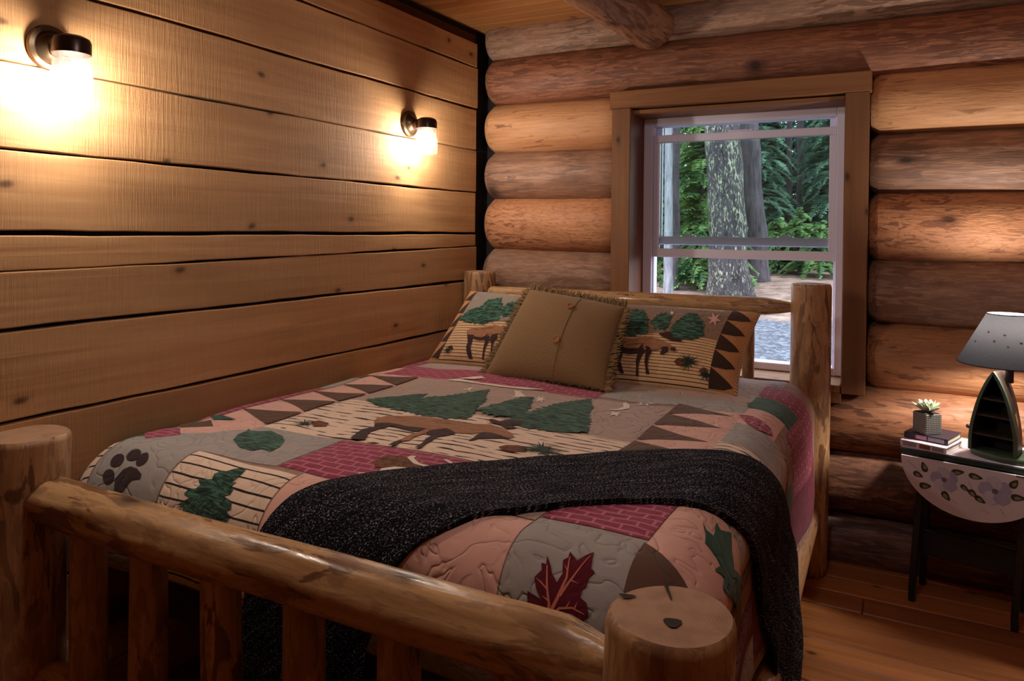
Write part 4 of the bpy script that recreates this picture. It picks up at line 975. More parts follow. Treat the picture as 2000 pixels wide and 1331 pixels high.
M_KHAKI = fabric('khaki_linen', srgb(144, 116, 82), srgb(104, 80, 54), weave=420, fine=0.55, quilt=0.0)
M_FRINGE = plain('khaki_fringe', srgb(134, 106, 72), 0.95, noise=0.4, nscale=120)
M_BUTTON = plain('wood_button', srgb(176, 124, 78), 0.45, nscale=80)
cu, CS, cw, ch = pillow('button_cushion', CUSH, 0.085, M_KHAKI, 'square khaki cushion with fringed edges and two wooden buttons', 'cushion', None, pinch=0.03)
drape('placket', [(.53*cw, .02*ch), (.60*cw, .02*ch), (.60*cw, .98*ch), (.53*cw, .98*ch)], CS, M_KHAKI, cu, res=.02, off=.003, rim=.003)
def disc_on(S, c, r, h, name, mat, parent, n=20):
    V, F = [], []
    prof = [(r, 0), (r, h), (r*.8, h*1.15), (r*.72, h*.75), (0.001, h*.75)]
    for (rr, hh) in prof:
        a = np.arange(n)*2*PI/n
        q = S(c[0]+rr*np.cos(a), c[1]+rr*np.sin(a), np.full(n, hh))
        base = S(np.array([c[0]]), np.array([c[1]]), np.array([hh]))[0]
        V += [tuple(x) for x in q]
    for i in range(len(prof)-1):
        for k in range(n): F.append((i*n+k, i*n+(k+1) % n, (i+1)*n+(k+1) % n, (i+1)*n+k))
    F.append(tuple(range((len(prof)-1)*n, len(prof)*n)))
    return mesh_obj(name, V, F, mat, parent, auto=40)
for tt in (.36, .78):
    b_ = disc_on(CS, (.565*cw, tt*ch), .0165, .010, 'button', M_BUTTON, cu)
    V, F = [], []
    for dx, dy in ((-.004, -.004), (.004, -.004), (.004, .004), (-.004, .004)):
        a = np.arange(8)*2*PI/8
        q = CS(.565*cw+dx+.0018*np.cos(a), tt*ch+dy+.0018*np.sin(a), np.full(8, .0082)); F.append(tuple(range(len(V), len(V)+8))); V += [tuple(x) for x in q]
    hmesh = mesh_obj('thread_holes', V, F, M_KNOT, None); hmesh.parent = b_; hmesh.matrix_parent_inverse = Matrix.Identity(4)
def fringe():
    r = random.Random(8); V, F = [], []
    per = []
    n = 150
    for k in range(n): per.append((k/n, 0.0, 0, -1))
    for k in range(n): per.append((1.0, k/n, 1, 0))
    for k in range(n): per.append((1-k/n, 1.0, 0, 1))
    for k in range(n): per.append((0.0, 1-k/n, -1, 0))
    cc = [np.array(c) for c in CUSH]
    ux = cc[1]-cc[0]; ux /= np.linalg.norm(ux); vy = cc[3]-cc[0]; vy -= ux*(vy@ux); vy /= np.linalg.norm(vy); nn = np.cross(ux, vy)
    for s_, t_, dx, dy in per:
        for rep in range(2):
            ss = min(1, max(0, s_+r.uniform(-.004, .004))); tt = min(1, max(0, t_+r.uniform(-.004, .004)))
            p = pillow_S(CUSH, .085, np.array([ss]), np.array([tt]), 1.0, 0.0, .03)[0]
            d = ux*dx+vy*dy; tang = ux*abs(dy)+vy*abs(dx)
            if dy == -1: d = d*0.35+nn*0.6-np.array([0, 0, .0])
            L = r.uniform(.022, .044); wd = r.uniform(.0022, .0042)
            tip = p+d*L+tang*r.uniform(-.012, .012)+nn*r.uniform(-.010, .014)
            mid = p+d*L*.5+nn*r.uniform(0, .008)+tang*r.uniform(-.004, .004)
            b = len(V)
            V.extend([tuple(p-tang*wd), tuple(p+tang*wd), tuple(mid-tang*wd), tuple(mid+tang*wd), tuple(tip)])
            F.extend([(b, b+1, b+3, b+2), (b+2, b+3, b+4)])
    o = mesh_obj('fringe', V, F, M_FRINGE, cu); o['kind'] = 'stuff'
fringe()

# ------------------------------------------------------------------ knitted throw
def knit():
    s = NT('charcoal_knit')
    uv = s.new('ShaderNodeTexCoord').outputs['UV']
    # ribs run across the band
    rot = s.new('ShaderNodeVectorRotate', {'rotation_type': 'Z_AXIS'}, Vector=uv, Angle=-0.72).outputs[0]
    n = s.noise(s.scl(rot, (190, 330, 1)), 1.0, 2, 0.7)
    n2 = s.noise(s.scl(rot, (10, 60, 1)), 1.0, 2)
    th = s.math('ADD', n.outputs[0], s.math('MULTIPLY', s.math('SUBTRACT', n2.outputs[0], 0.5), 0.18))
    col = s.ramp(th, [(0.0, srgb(9, 9, 14)), (0.555, srgb(15, 15, 22)), (0.60, srgb(92, 92, 102)), (0.70, srgb(196, 194, 202))])
    sep = s.new('ShaderNodeSeparateXYZ', None, Vector=rot)
    rib = s.math('SINE', s.math('MULTIPLY', sep.outputs[1], 420.0))
    h = s.math('ADD', s.math('MULTIPLY', rib, 0.22), n.outputs[0])
    return s.done(col, 0.95, s.bump(h, 0.5, 0.004), Specular_IOR_Level=0.1)
M_KNIT = knit()
th = empty('knit_throw', (1.25, -1.9, 0.82), 'charcoal flecked knitted throw lying diagonally across the foot of the bed', 'blanket')
TOP = [(0.70, -2.45), (0.738, -2.267), (0.76, -2.218), (0.783, -2.174), (0.831, -2.11), (0.876, -2.051), (0.962, -1.96), (1.06, -1.876), (1.155, -1.779), (1.253, -1.675), (1.357, -1.57), (1.447, -1.493), (1.546, -1.442), (1.633, -1.393), (1.683, -1.346), (1.738, -1.30), (1.84, -1.22), (2.0, -1.13), (2.2, -1.06), (2.36, -1.06)]
BOT = [(2.36, -1.42), (2.2, -1.46), (2.03, -1.55), (1.925, -1.60), (1.83, -1.64), (1.742, -1.726), (1.683, -1.773), (1.629, -1.813), (1.566, -1.84), (1.474, -1.888), (1.386, -1.973), (1.309, -2.069), (1.235, -2.158), (1.172, -2.21), (1.146, -2.24), (1.11, -2.288), (1.05, -2.45)]
FOOT = [(1.02, -2.72), (0.68, -2.72)]
def throw_S(u, v, off=0.0):
    u = np.asarray(u, float); v = np.asarray(v, float)
    d = np.clip((u-1.72)/0.5, 0, 1); ff = np.clip((-2.25-v)/0.3, 0, 1)
    base = quilt_P(u, v, off+0.010+0.018*d+0.006*ff)
    fold = 0.010*np.sin(38*v+10*u)*d+0.006*np.sin(30*u)*ff+0.0025*np.sin(26*(u*0.75-v*0.66))
    base[..., 0] += fold*np.clip(d*3, 0, 1); base[..., 1] -= np.abs(fold)*np.clip(ff*3, 0, 1)*0.6
    base[..., 2] += np.abs(fold)*0.5*(1-np.clip(d*3, 0, 1))*(1-np.clip(ff*3, 0, 1))
    return base
drape('knit_panel', TOP+BOT+FOOT, throw_S, M_KNIT, th, res=0.016, off=0.004, puff=0.0035, puffw=0.012, rim=0.010)
hem = [(a, b) for a, b in BOT[4:16]]
hv = []
for i, (a, b) in enumerate(hem):
    p = np.array(hem[max(0, i-1)]); q = np.array(hem[min(len(hem)-1, i+1)]); t = (q-p)/np.linalg.norm(q-p); nrm = np.array([t[1], -t[0]])
    hv.append((np.array([a, b]), nrm))
in_ = [tuple(p-n_*0.022) for p, n_ in hv]; ou_ = [tuple(p) for p, n_ in hv]
cen = np.array([1.35, -1.75])
if np.linalg.norm(np.array(in_[6])-cen) > np.linalg.norm(np.array(ou_[6])-cen): in_ = [tuple(p+n_*0.022) for p, n_ in hv]
drape('hem_band', ou_+in_[::-1], throw_S, M_KNIT, th, res=0.011, off=0.0085, rim=0.006)

# ------------------------------------------------------------------ wall sconces
M_BRONZE = plain('oil_rubbed_bronze', srgb(92, 74, 56), 0.28, 0.9, noise=0.1)
M_CAP = plain('dark_bronze_cap', srgb(62, 48, 42), 0.3, 0.85, noise=0.1)
def jar_mat():
    s = NT('jelly_jar_glass')
    tr = s.new('ShaderNodeBsdfTransparent', None, Color=(0.97, 0.97, 0.97, 1)); gl = s.new('ShaderNodeBsdfGlossy', None, Roughness=0.05)
    tl = s.new('ShaderNodeBsdfTranslucent', None, Color=(0.9, 0.9, 0.88, 1))
    lw = s.new('ShaderNodeLayerWeight', None, Blend=0.35)
    a = s.new('ShaderNodeMixShader', None); s.put(a.inputs[0], 0.012); s.put(a.inputs[1], tr); s.put(a.inputs[2], tl)
    b = s.new('ShaderNodeMixShader', None); s.put(b.inputs[0], s.math('MULTIPLY', lw.outputs[0], 0.35)); s.put(b.inputs[1], a); s.put(b.inputs[2], gl)
    s.t.links.new(b.outputs[0], s.out.inputs[0]); return s.m
M_JAR = jar_mat()
M_BULB = emis('sconce_bulb', (1.0, 0.89, 0.76, 1), SCONCE_W)
SY, SZ = -2.286, 1.895
sc1 = empty('wall_sconce', (0, SY, SZ), 'lit jelly jar wall sconce at the end of the plank wall above the bed foot', 'lamp', 'jelly jar wall sconces')
V, F = lathe([(0.060, 0.0), (0.0615, 0.006), (0.058, 0.014), (0.047, 0.017), (0.043, 0.015), (0.040, 0.020), (0.030, 0.034), (0.022, 0.040), (0.001, 0.041)], 40, (0.0, SY, SZ), 'X')
mesh_obj('wall_plate', V, F, M_BRONZE, sc1, auto=35)
V, F = lathe([(0.024, 0.03), (0.022, 0.05), (0.024, 0.075)], 24, (0.0, SY, SZ-0.006), 'X'); mesh_obj('arm', V, F, M_CAP, sc1, auto=35)
V, F = lathe([(0.001, 0.022), (0.030, 0.021), (0.043, 0.014), (0.0475, 0.004), (0.0475, -0.026), (0.0465, -0.027), (0.001, -0.0265)], 40, (0.102, SY, SZ), 'Z'); mesh_obj('socket_cap', V, F, M_CAP, sc1, auto=35)
jp = [(0.040, -0.027)]
for k in range(5):
    z = -0.030-0.007*k; jp += [(0.0445, z), (0.0455, z-0.003), (0.0445, z-0.006)]
jp += [(0.048, -0.070), (0.0505, -0.080), (0.0505, -0.135), (0.047, -0.143), (0.040, -0.145), (0.001, -0.145)]
V, F = lathe(jp, 40, (0.102, SY, SZ), 'Z'); mesh_obj('glass_jar', V, F, M_JAR, sc1)
V, F = lathe([(0.001, -0.056), (0.012, -0.057), (0.016, -0.066), (0.024, -0.078), (0.029, -0.096), (0.027, -0.113), (0.016, -0.127), (0.001, -0.131)], 24, (0.102, SY, SZ), 'Z'); mesh_obj('bulb', V, F, M_BULB, sc1)
sc2 = copy_tree(sc1, (0, 1.632, 0.008))
sc2['label'] = 'lit jelly jar wall sconce near the corner where planks meet logs'

# ------------------------------------------------------------------ drop-leaf table
U3, W3 = Vector((.978, -.207, 0)), Vector((.207, .978, 0))
TO = Vector((2.033, -.33, 0))
TM = Matrix(((U3.x, W3.x, 0, TO.x), (U3.y, W3.y, 0, TO.y), (0, 0, 1, 0), (0, 0, 0, 1)))
M_TWHITE = plain('painted_cream', srgb(206, 196, 204), 0.5, noise=0.15, nscale=12)
M_TGREEN = plain('dark_green_paint', srgb(34, 50, 44), 0.4, noise=0.2)
M_TLEG = plain('dark_teal_paint', srgb(24, 34, 38), 0.4, noise=0.2)
tb = empty('drop_leaf_table', tuple(TM @ Vector((.235, .15, 0))), 'small dark green drop-leaf table with white flower painted leaf by the log wall', 'table')
TL, TD, TZ = .47, .30, .62
box('top_edge', (0, 0, TZ-.024), (TL, TD, TZ-.003), M_TGREEN, tb, .004, 2, TM)
box('tabletop', (.004, .004, TZ-.003), (TL-.004, TD-.004, TZ), M_TWHITE, tb, .001, 1, TM)
n = 40; V = []; 
for w0 in (-.016, -.004):
    for k in range(n+1):
        a = PI+PI*k/n
        V.append(TM @ Vector((TL/2+(TL/2-.008)*math.cos(a), w0, TZ-.026+.188*math.sin(a))))
m = n+1; F = [tuple(range(m)), tuple(range(m, 2*m))[::-1]]
F += [(k, m+k, m+(k+1) % m, (k+1) % m) for k in range(m)]
leafo = mesh_obj('drop_leaf', V, F, M_TWHITE, tb, smooth=False)
def leaf_S(u, v, off=0.0):
    u = np.asarray(u, float); v = np.asarray(v, float); o = np.zeros_like(u)+off
    return np.stack([TO.x+U3.x*u+W3.x*(-.016-o), TO.y+U3.y*u+W3.y*(-.016-o), TZ-.026+v], -1)
M_PETAL = plain('painted_petal', srgb(192, 188, 208), 0.5, nscale=40, noise=0.3); M_PETC = plain('painted_petal_shade', srgb(162, 158, 188), 0.5, noise=0.3)
M_PLEAF = plain('painted_leaf', srgb(62, 58, 40), 0.5, nscale=60, noise=0.6); M_PLEAFL = plain('painted_leaf_light', srgb(130, 128, 96), 0.5); M_PEYE = plain('painted_flower_eye', srgb(112, 92, 96), 0.5)
M_PTWIG = plain('painted_twig', srgb(186, 150, 148), 0.5)
def flat(name, mat, pts, off):
    o = drape(name, pts, leaf_S, mat, None, res=.03, off=off); o.parent = leafo; o.matrix_parent_inverse = Matrix.Identity(4); return o
def pleaf(c, ang, L, wd):
    P_ = []
    for k in range(14):
        a = 2*PI*k/14; x = L*math.cos(a); y_ = wd*math.sin(a)*(1-.45*math.cos(a))
        P_.append((c[0]+x*math.cos(ang)-y_*math.sin(ang), c[1]+x*math.sin(ang)+y_*math.cos(ang)))
    flat('painted_leaf', M_PLEAF, P_, .0008)
    Q_ = [(c[0]+(p[0]-c[0])*.5+.1*L*math.sin(ang), c[1]+(p[1]-c[1])*.5-.1*L*math.cos(ang)) for p in P_]
    flat('leaf_highlight', M_PLEAFL, Q_, .0012)
def flower(c, r):
    for k in range(5):
        a = 2*PI*k/5+.5; pc = (c[0]+.55*r*math.cos(a), c[1]+.55*r*math.sin(a))
        P_ = [(pc[0]+.52*r*math.cos(2*PI*j/14)*(1+.08*math.sin(5*j)), pc[1]+.52*r*math.sin(2*PI*j/14)*(1+.08*math.cos(4*j))) for j in range(14)]
        flat('painted_petal', M_PETAL if k % 2 else M_PETC, P_, .0010+.0002*k)
    flat('flower_eye', M_PEYE, [(c[0]+.2*r*math.cos(2*PI*j/10), c[1]+.2*r*math.sin(2*PI*j/10)) for j in range(10)], .0025)
flower((.150, -.062), .043); flower((.305, -.068), .048)
for c, ang, L, wd in (((.085, -.030), 1.9, .019, .010), ((.066, -.062), -.35, .017, .010), ((.090, -.098), .15, .020, .011), ((.157, -.120), -.9, .019, .011), ((.192, -.026), .25, .021, .010), ((.247, -.030), -.1, .022, .010), ((.240, -.092), -.75, .017, .010), ((.215, -.078), -.6, .016, .008), ((.262, -.108), -.5, .018, .010), ((.360, -.030), 1.0, .018, .011), ((.372, -.075), .1, .022, .011), ((.415, -.04), .5, .018, .009)):
    pleaf(c, ang, L, wd)
for a_, b_ in (((.03, -.018), (.075, -.05)), ((.32, -.125), (.335, -.145)), ((.27, -.14), (.29, -.15)), ((.17, -.125), (.19, -.14)), ((.225, -.05), (.235, -.075)), ((.39, -.05), (.43, -.045))):
    d = Vector(b_)-Vector(a_); nr = Vector((-d.y, d.x)).normalized()*.0012
    flat('painted_twig', M_PTWIG, [(a_[0]-nr.x, a_[1]-nr.y), (b_[0]-nr.x, b_[1]-nr.y), (b_[0]+nr.x, b_[1]+nr.y), (a_[0]+nr.x, a_[1]+nr.y)], .0007)
M_HINGE = plain('bright_hinge', srgb(190, 188, 180), 0.3, 0.9)
box('hinge', (.365, -.0185, TZ-.030), (.395, -.0165, TZ-.024), M_HINGE, tb, .0005, 1, TM)
def leg(u0, w0, u1, w1, name='leg'):
    bm = bmesh.new()
    vs = []
    for (u_, w_, z_, a_) in ((u1, w1, 0.0, .014), (u1, w1, .05, .020), ((u0+u1)/2, (w0+w1)/2, .32, .030), (u0, w0, TZ-.024, .034)):
        vs.append([bm.verts.new(TM @ Vector((u_+du, w_+dw*a_/.02, z_))) for du, dw in ((-.011, -.02), (.011, -.02), (.011, .02), (-.011, .02))])
    for i in range(3):
        for k in range(4): bm.faces.new((vs[i][k], vs[i][(k+1) % 4], vs[i+1][(k+1) % 4], vs[i+1][k]))
    bm.faces.new(vs[0]); bm.faces.new(vs[-1])
    bmesh.ops.bevel(bm, geom=bm.edges[:], offset=.003, segments=1, affect='EDGES')
    bm_obj(name, bm, M_TLEG, tb)
for u0, u1 in ((.062, .026), (.385, .356)):
    leg(u0, .105, u1, .118); leg(u0, .205, u1, .300)
box('stretcher_board', (.045, .185, .165), (.372, .207, .265), M_TLEG, tb, .004, 1, TM)
box('apron', (.05, .06, TZ-.075), (.41, .078, TZ-.024), M_TLEG, tb, .003, 1, TM)

# ------------------------------------------------------------------ books, succulent
M_PAGE = plain('book_pages', srgb(226, 216, 200), 0.8, noise=0.2, nscale=200)
def book(x0, d0, z0, th_, wd, dp, cover, label, accents):
    """x0: front left corner, d0: direction angle along the spine"""
    c, s_ = math.cos(d0), math.sin(d0)
    Mx = Matrix(((c, -s_, 0, x0[0]), (s_, c, 0, x0[1]), (0, 0, 1, z0), (0, 0, 0, 1)))
    b = empty('book', tuple(Mx @ Vector((wd/2, dp/2, 0))), label, 'book', 'books on the flower painted table')
    bm = bmesh.new()
    add_box(bm, (0, 0, 0), (wd, dp, .002), .0005, 1, Mx); add_box(bm, (0, 0, th_-.002), (wd, dp, th_), .0005, 1, Mx); add_box(bm, (0, 0, .002), (wd, .003, th_-.002), 0, 1, Mx)
    bm_obj('cover', bm, cover, b)
    box('page_block', (.003, .003, .002), (wd-.003, dp-.004, th_-.002), M_PAGE, b, 0, 1, Mx)
    for (a0, a1, mat_) in accents:
        box('spine_label', (a0*wd, -.0006, .004), (a1*wd, .0005, th_-.004), mat_, b, 0, 1, Mx)
    return b
M_BKD = plain('navy_cover', srgb(46, 40, 52), 0.45); M_BKL = plain('pale_mauve_cover', srgb(206, 190, 206), 0.5)
M_LB1 = plain('pink_photo_label', srgb(186, 132, 150), 0.5, noise=0.7, nscale=90); M_LB2 = plain('rust_photo_label', srgb(140, 84, 62), 0.5, noise=0.8, nscale=90); M_LB3 = plain('pale_lettering', srgb(150, 142, 150), 0.5, noise=0.9, nscale=220)
book((2.034, -.318), math.atan2(-.056, .146), TZ+.001, .0235, .158, .165, M_BKL, 'pale mauve paperback, lower of the two stacked books', [(.42, .66, M_LB2), (.06, .36, M_LB3), (.70, .94, M_LB3)])
book((2.046, -.285), math.atan2(-.056, .146)+.03, TZ+.0255, .022, .150, .150, M_BKD, 'dark paperback with a pink picture spine, upper of two stacked books', [(.27, .52, M_LB1), (.56, .92, M_LB3)])
pz = TZ+.0485
def pot_mat():
    s = NT('woven_grid_pot')
    v = s.coords(rand=False)
    rot = s.new('ShaderNodeVectorRotate', {'rotation_type': 'Z_AXIS'}, Vector=v, Angle=0.87).outputs[0]
    w1 = s.math('SINE', s.math('MULTIPLY', s.new('ShaderNodeSeparateXYZ', None, Vector=v).outputs[2], 900.0))
    sp = s.new('ShaderNodeSeparateXYZ', None, Vector=rot)
    w2 = s.math('MAXIMUM', s.math('SINE', s.math('MULTIPLY', sp.outputs[0], 900.0)), s.math('SINE', s.math('MULTIPLY', sp.outputs[1], 900.0)))
    m = s.math('MULTIPLY', s.math('GREATER_THAN', w1, -0.1), s.math('GREATER_THAN', w2, -0.1))
    return s.done(s.mix(m, srgb(44, 42, 42), srgb(150, 146, 140)), 0.5, s.bump(m, 0.3, 0.002))
pt = empty('potted_succulent', (2.122, -.262, pz), 'pale green succulent in a small square grid pot on the books', 'plant')
ang = math.atan2(-.050, .042)
Mp = Matrix(((math.cos(ang), -math.sin(ang), 0, 2.122), (math.sin(ang), math.cos(ang), 0, -.262), (0, 0, 1, pz), (0, 0, 0, 1)))
bm = bmesh.new(); add_box(bm, (-.034, -.034, 0), (.034, .034, .076), .003, 2, Mp)
bm_obj('pot', bm, pot_mat(), pt)
box('soil', (-.030, -.030, .074), (.030, .030, .0775), plain('potting_soil', srgb(40, 30, 24), 0.95), pt, 0, 1, Mp)
M_SUC = plain('succulent_leaf', srgb(176, 194, 160), 0.45, noise=0.25, nscale=60); M_SUC2 = plain('succulent_leaf_pale', srgb(206, 212, 196), 0.45, noise=0.2)
r_ = random.Random(4)
for k in range(20):
    a = k*2.399; t = k/19; el = .2+1.0*(1-t)**1.3 if k < 15 else .2
    L = .030+.030*t; wd = .009+.004*t
    el = 0.25+1.0*(1-t)
    d = Vector((math.cos(a)*math.cos(el), math.sin(a)*math.cos(el), math.sin(el))); sd = Vector((-math.sin(a), math.cos(a), 0)); upn = d.cross(sd)*-1
    V, F = [], []
    base = Vector((2.122, -.262, pz+.080))
    for i, (q, ww, hh) in enumerate(((0, .35, .5), (.35, .9, .9), (.7, 1.0, .8), (.92, .5, .4), (1.0, .06, .06))):
        c = base+d*(L*q)+Vector((0, 0, .010*q*q))
        for j in range(8):
            b_ = 2*PI*j/8; V.append(c+sd*(wd*ww*math.cos(b_))+upn*(wd*.4*hh*math.sin(b_)))
    for i in range(4):
        for j in range(8): F.append((i*8+j, i*8+(j+1) % 8, (i+1)*8+(j+1) % 8, (i+1)*8+j))
    F.append(tuple(range(8))); F.append(tuple(range(32, 40)))
    mesh_obj('leaf', V, F, M_SUC2 if k % 3 == 0 else M_SUC, pt)

# ------------------------------------------------------------------ boat lamp
LB = Vector((2.375, -.300, TZ))
nF = Vector((-.42, -.907, 0)).normalized(); rF_ = Vector((-nF.y, nF.x, 0))     # outward from the open side, viewer's right
if rF_.x < 0: rF_ = -rF_
def LP(r, d, z): return LB+rF_*r+nF*d+Vector((0, 0, z))
def LH(r, d, z): return LP(r-.030, d+.012, z)     # the hull stands forward of the lamp stem
lamp = empty('boat_lamp', tuple(LB), 'table lamp shaped like an upright shelved canoe with a dark star-cut shade', 'lamp')
M_BGREEN = plain('weathered_green_paint', srgb(62, 78, 58), 0.55, noise=0.4, nscale=25); M_BDARK = plain('dark_hull_wood', srgb(54, 40, 32), 0.45, noise=0.4, nscale=20)
M_BINS = plain('dark_hull_inside', srgb(30, 26, 24), 0.7)
V, F = [], []
n = 48
for (rs, z) in ((1.0, 0.0), (1.02, .004), (1.02, .014), (.98, .020)):
    for k in range(n):
        a = 2*PI*k/n; V.append(LP(.118*rs*math.cos(a), .082*rs*math.sin(a), z))
for i in range(3):
    for k in range(n): F.append((i*n+k, i*n+(k+1) % n, (i+1)*n+(k+1) % n, (i+1)*n+k))
F.append(tuple(range(n))[::-1]); F.append(tuple(range(3*n, 4*n)))
mesh_obj('base', V, F, M_BGREEN, lamp, auto=40)
BH, BW = .292, .077
def prof(t):   # half width of the hull at height fraction t
    return BW*(1-t**2.1)**0.85*(1.0+.02*math.sin(min(1, t*2.2)*PI))
def hull(name, d0, d1, inner, mat, taper0=1.0, taper1=1.0, m=28):
    V, F = [], []
    for (d, tp) in ((d0, taper0), (d1, taper1)):
        for sgn in (-1, 1):
            for i in range(m+1):
                t = i/m; h = .020+t*BH*(0.985 if tp < 1 else 1.0)
                for off in (0.0, inner):
                    V.append(LH(sgn*max(0.0, prof(t)*tp-off), d, h-(off*1.6 if i == m and off else 0)))
    def id_(e, s_, i, o): return ((e*2+s_)*(m+1)+i)*2+o
    for s_ in (0, 1):
        for i in range(m):
            F.append((id_(0, s_, i, 0), id_(0, s_, i+1, 0), id_(1, s_, i+1, 0), id_(1, s_, i, 0)))
            F.append((id_(0, s_, i, 1), id_(1, s_, i, 1), id_(1, s_, i+1, 1), id_(0, s_, i+1, 1)))
            F.append((id_(0, s_, i, 0), id_(0, s_, i, 1), id_(0, s_, i+1, 1), id_(0, s_, i+1, 0)))
            F.append((id_(1, s_, i, 0), id_(1, s_, i+1, 0), id_(1, s_, i+1, 1), id_(1, s_, i, 1)))
    return mesh_obj(name, V, F, mat, lamp, smooth=False)
hull('hull_rim', .050, .040, .011, M_BGREEN)
hull('hull_side', .040, -.045, .006, M_BDARK, 1.0, .80)
V = []; m = 24
for i in range(m+1): V.append(LH(-prof(i/m)*.80, -.044, .020+i/m*BH*.985))
for i in range(m, -1, -1): V.append(LH(prof(i/m)*.80, -.044, .020+i/m*BH*.985))
V2 = [v-nF*.004 for v in V]; k = len(V)
mesh_obj('back_panel', V+V2, [tuple(range(k)), tuple(range(k, 2*k))[::-1]]+[(i, (i+1) % k, k+(i+1) % k, k+i) for i in range(k)], M_BINS, lamp, smooth=False)
for zz in (.075, .145, .205):
    t = (zz-.02)/BH; hw = prof(t)-.006
    V = [LH(a*hw*(1 if d > 0 else .8), d, zz+e) for e in (0, .006) for a, d in ((-1, .038), (1, .038), (1, -.042), (-1, -.042))]
    mesh_obj('shelf', V, [(0, 1, 2, 3), (7, 6, 5, 4), (0, 4, 5, 1), (1, 5, 6, 2), (2, 6, 7, 3), (3, 7, 4, 0)], M_BDARK, lamp, smooth=False)
# switch paddle on the left
V, F = lathe([(0.001, 0), (.006, .001), (.0085, .006), (.006, .011), (.001, .012)], 16, (0, 0, 0), 'Z')
mesh_obj('switch_knob', [LH(-.098, -.005, .088)+Vector((p.x, p.z-.006, p.y)) for p in V], F, M_BDARK, lamp)
V, F = lathe([(.0025, 0), (.0025, .03)], 10, (0, 0, 0), 'Z'); mesh_obj('switch_stem', [LH(-.095+p.z, -.005+p.x, .086+p.y) for p in V], F, M_BDARK, lamp)
# leaping figure on the hull side, gold
gp = [(0, 0), (.010, .012), (.006, .022), (.014, .030), (.012, .034), (.003, .026), (-.006, .032), (-.010, .030), (-.003, .020), (.002, .010), (-.006, -.004), (-.002, -.006)]
M_GOLD = plain('gold_emblem', srgb(206, 176, 112), 0.35, 0.6)
zt = .125; hw = prof((zt-.02)/BH)
V = []
for a, b in gp:
    d_ = 0.004-a*1.4; tt = (zt-.02+b*1.4)/BH; tp = 1.0-.2*(0.040-d_)/.085
    V.append(LH(prof(tt)*tp+.0012, d_, zt+b*1.4))
V2 = [v-rF_*.001 for v in V]; k = len(V)
bm = bmesh.new(); vv = [bm.verts.new(v) for v in V]; f_ = bm.faces.new(vv); bmesh.ops.triangulate(bm, faces=[f_]); bm_obj('gold_emblem', bm, M_GOLD, lamp)
# neck, bulb, shade
V, F = lathe([(.013, .27), (.013, .345), (.017, .347), (.017, .385), (.008, .386), (.008, .40)], 20, (LB.x, LB.y, LB.z), 'Z'); mesh_obj('neck', V, F, M_CAP, lamp, auto=40)
M_LBULB = emis('table_bulb', (1.0, 0.88, 0.75, 1), LAMP_W)
V, F = lathe([(0.001, .398), (.012, .40), (.014, .415), (.024, .432), (.029, .452), (.024, .472), (.012, .484), (.001, .487)], 24, (LB.x, LB.y, LB.z), 'Z'); mesh_obj('bulb', V, F, M_LBULB, lamp)
def shade_mat():
    s = NT('navy_linen_shade')
    tc = s.new('ShaderNodeTexCoord').outputs['Object']
    n1 = s.noise(s.scl(tc, (60, 60, 900)), 1.0, 2); n2 = s.noise(s.scl(tc, (700, 700, 30)), 1.0, 2)
    f = s.math('MULTIPLY', s.math('ADD', n1.outputs[0], n2.outputs[0]), 0.5)
    c = s.ramp(f, [(0.38, srgb(36, 38, 52)), (0.62, srgb(62, 64, 82))])
    df = s.new('ShaderNodeBsdfDiffuse', None, Color=c); tl = s.new('ShaderNodeBsdfTranslucent', None, Color=s.mix(0.5, c, (0.55, 0.55, 0.6, 1)))
    mx = s.new('ShaderNodeMixShader', None); s.put(mx.inputs[0], 0.012); s.put(mx.inputs[1], df); s.put(mx.inputs[2], tl)
    s.t.links.new(mx.outputs[0], s.out.inputs[0]); return s.m
SB, ST, R0, R1 = .338, .515, .156, .066
SHC = Vector((2.368, -.303, LB.z))
V, F = lathe([(R0, SB), (R1, ST)], 64, SHC, 'Z', closed=True)
sh_ = mesh_obj('shade', V, F, shade_mat(), lamp)
M_SHIN = plain('shade_lining', srgb(236, 230, 220), 0.8, noise=0.03)
for (rr, zz) in ((R0, SB), (R1, ST)):
    V, F = [], []
    for k in range(48):
        a = 2*PI*k/48
        for j in range(6):
            b_ = 2*PI*j/6; V.append(SHC+Vector(((rr+.0018*math.cos(b_))*math.cos(a), (rr+.0018*math.cos(b_))*math.sin(a), zz+.0018*math.sin(b_))))
    for k in range(48):
        for j in range(6): F.append((k*6+j, ((k+1) % 48)*6+j, ((k+1) % 48)*6+(j+1) % 6, k*6+(j+1) % 6))
    o = mesh_obj('shade_rim', V, F, M_BINS, None); o.parent = sh_; o.matrix_parent_inverse = Matrix.Identity(4)
def cone_S(u, v, off=0.0):
    u = np.asarray(u, float); v = np.asarray(v, float)
    r = R0+(R1-R0)*v+.0012+off
    return np.stack([SHC.x+r*np.cos(u), SHC.y+r*np.sin(u), SHC.z+SB+(ST-SB)*v], -1)
M_STAR = plain('brass_cutout', srgb(150, 120, 70), 0.4, 0.5)
cam_ang = math.atan2(CAM_LOC.y-SHC.y, CAM_LOC.x-SHC.x)
def shape_on_shade(pts, da, v, size, name):
    r = R0+(R1-R0)*v; Ls = math.hypot(ST-SB, R0-R1)
    o = drape(name, [(-1.665+da+x*size/r, v+y_*size/Ls) for x, y_ in pts], cone_S, M_STAR, None, res=.03)
    o.parent = sh_; o.matrix_parent_inverse = Matrix.Identity(4)
star5 = [((1 if k % 2 == 0 else .42)*math.sin(PI*k/5), (1 if k % 2 == 0 else .42)*math.cos(PI*k/5)) for k in range(10)]
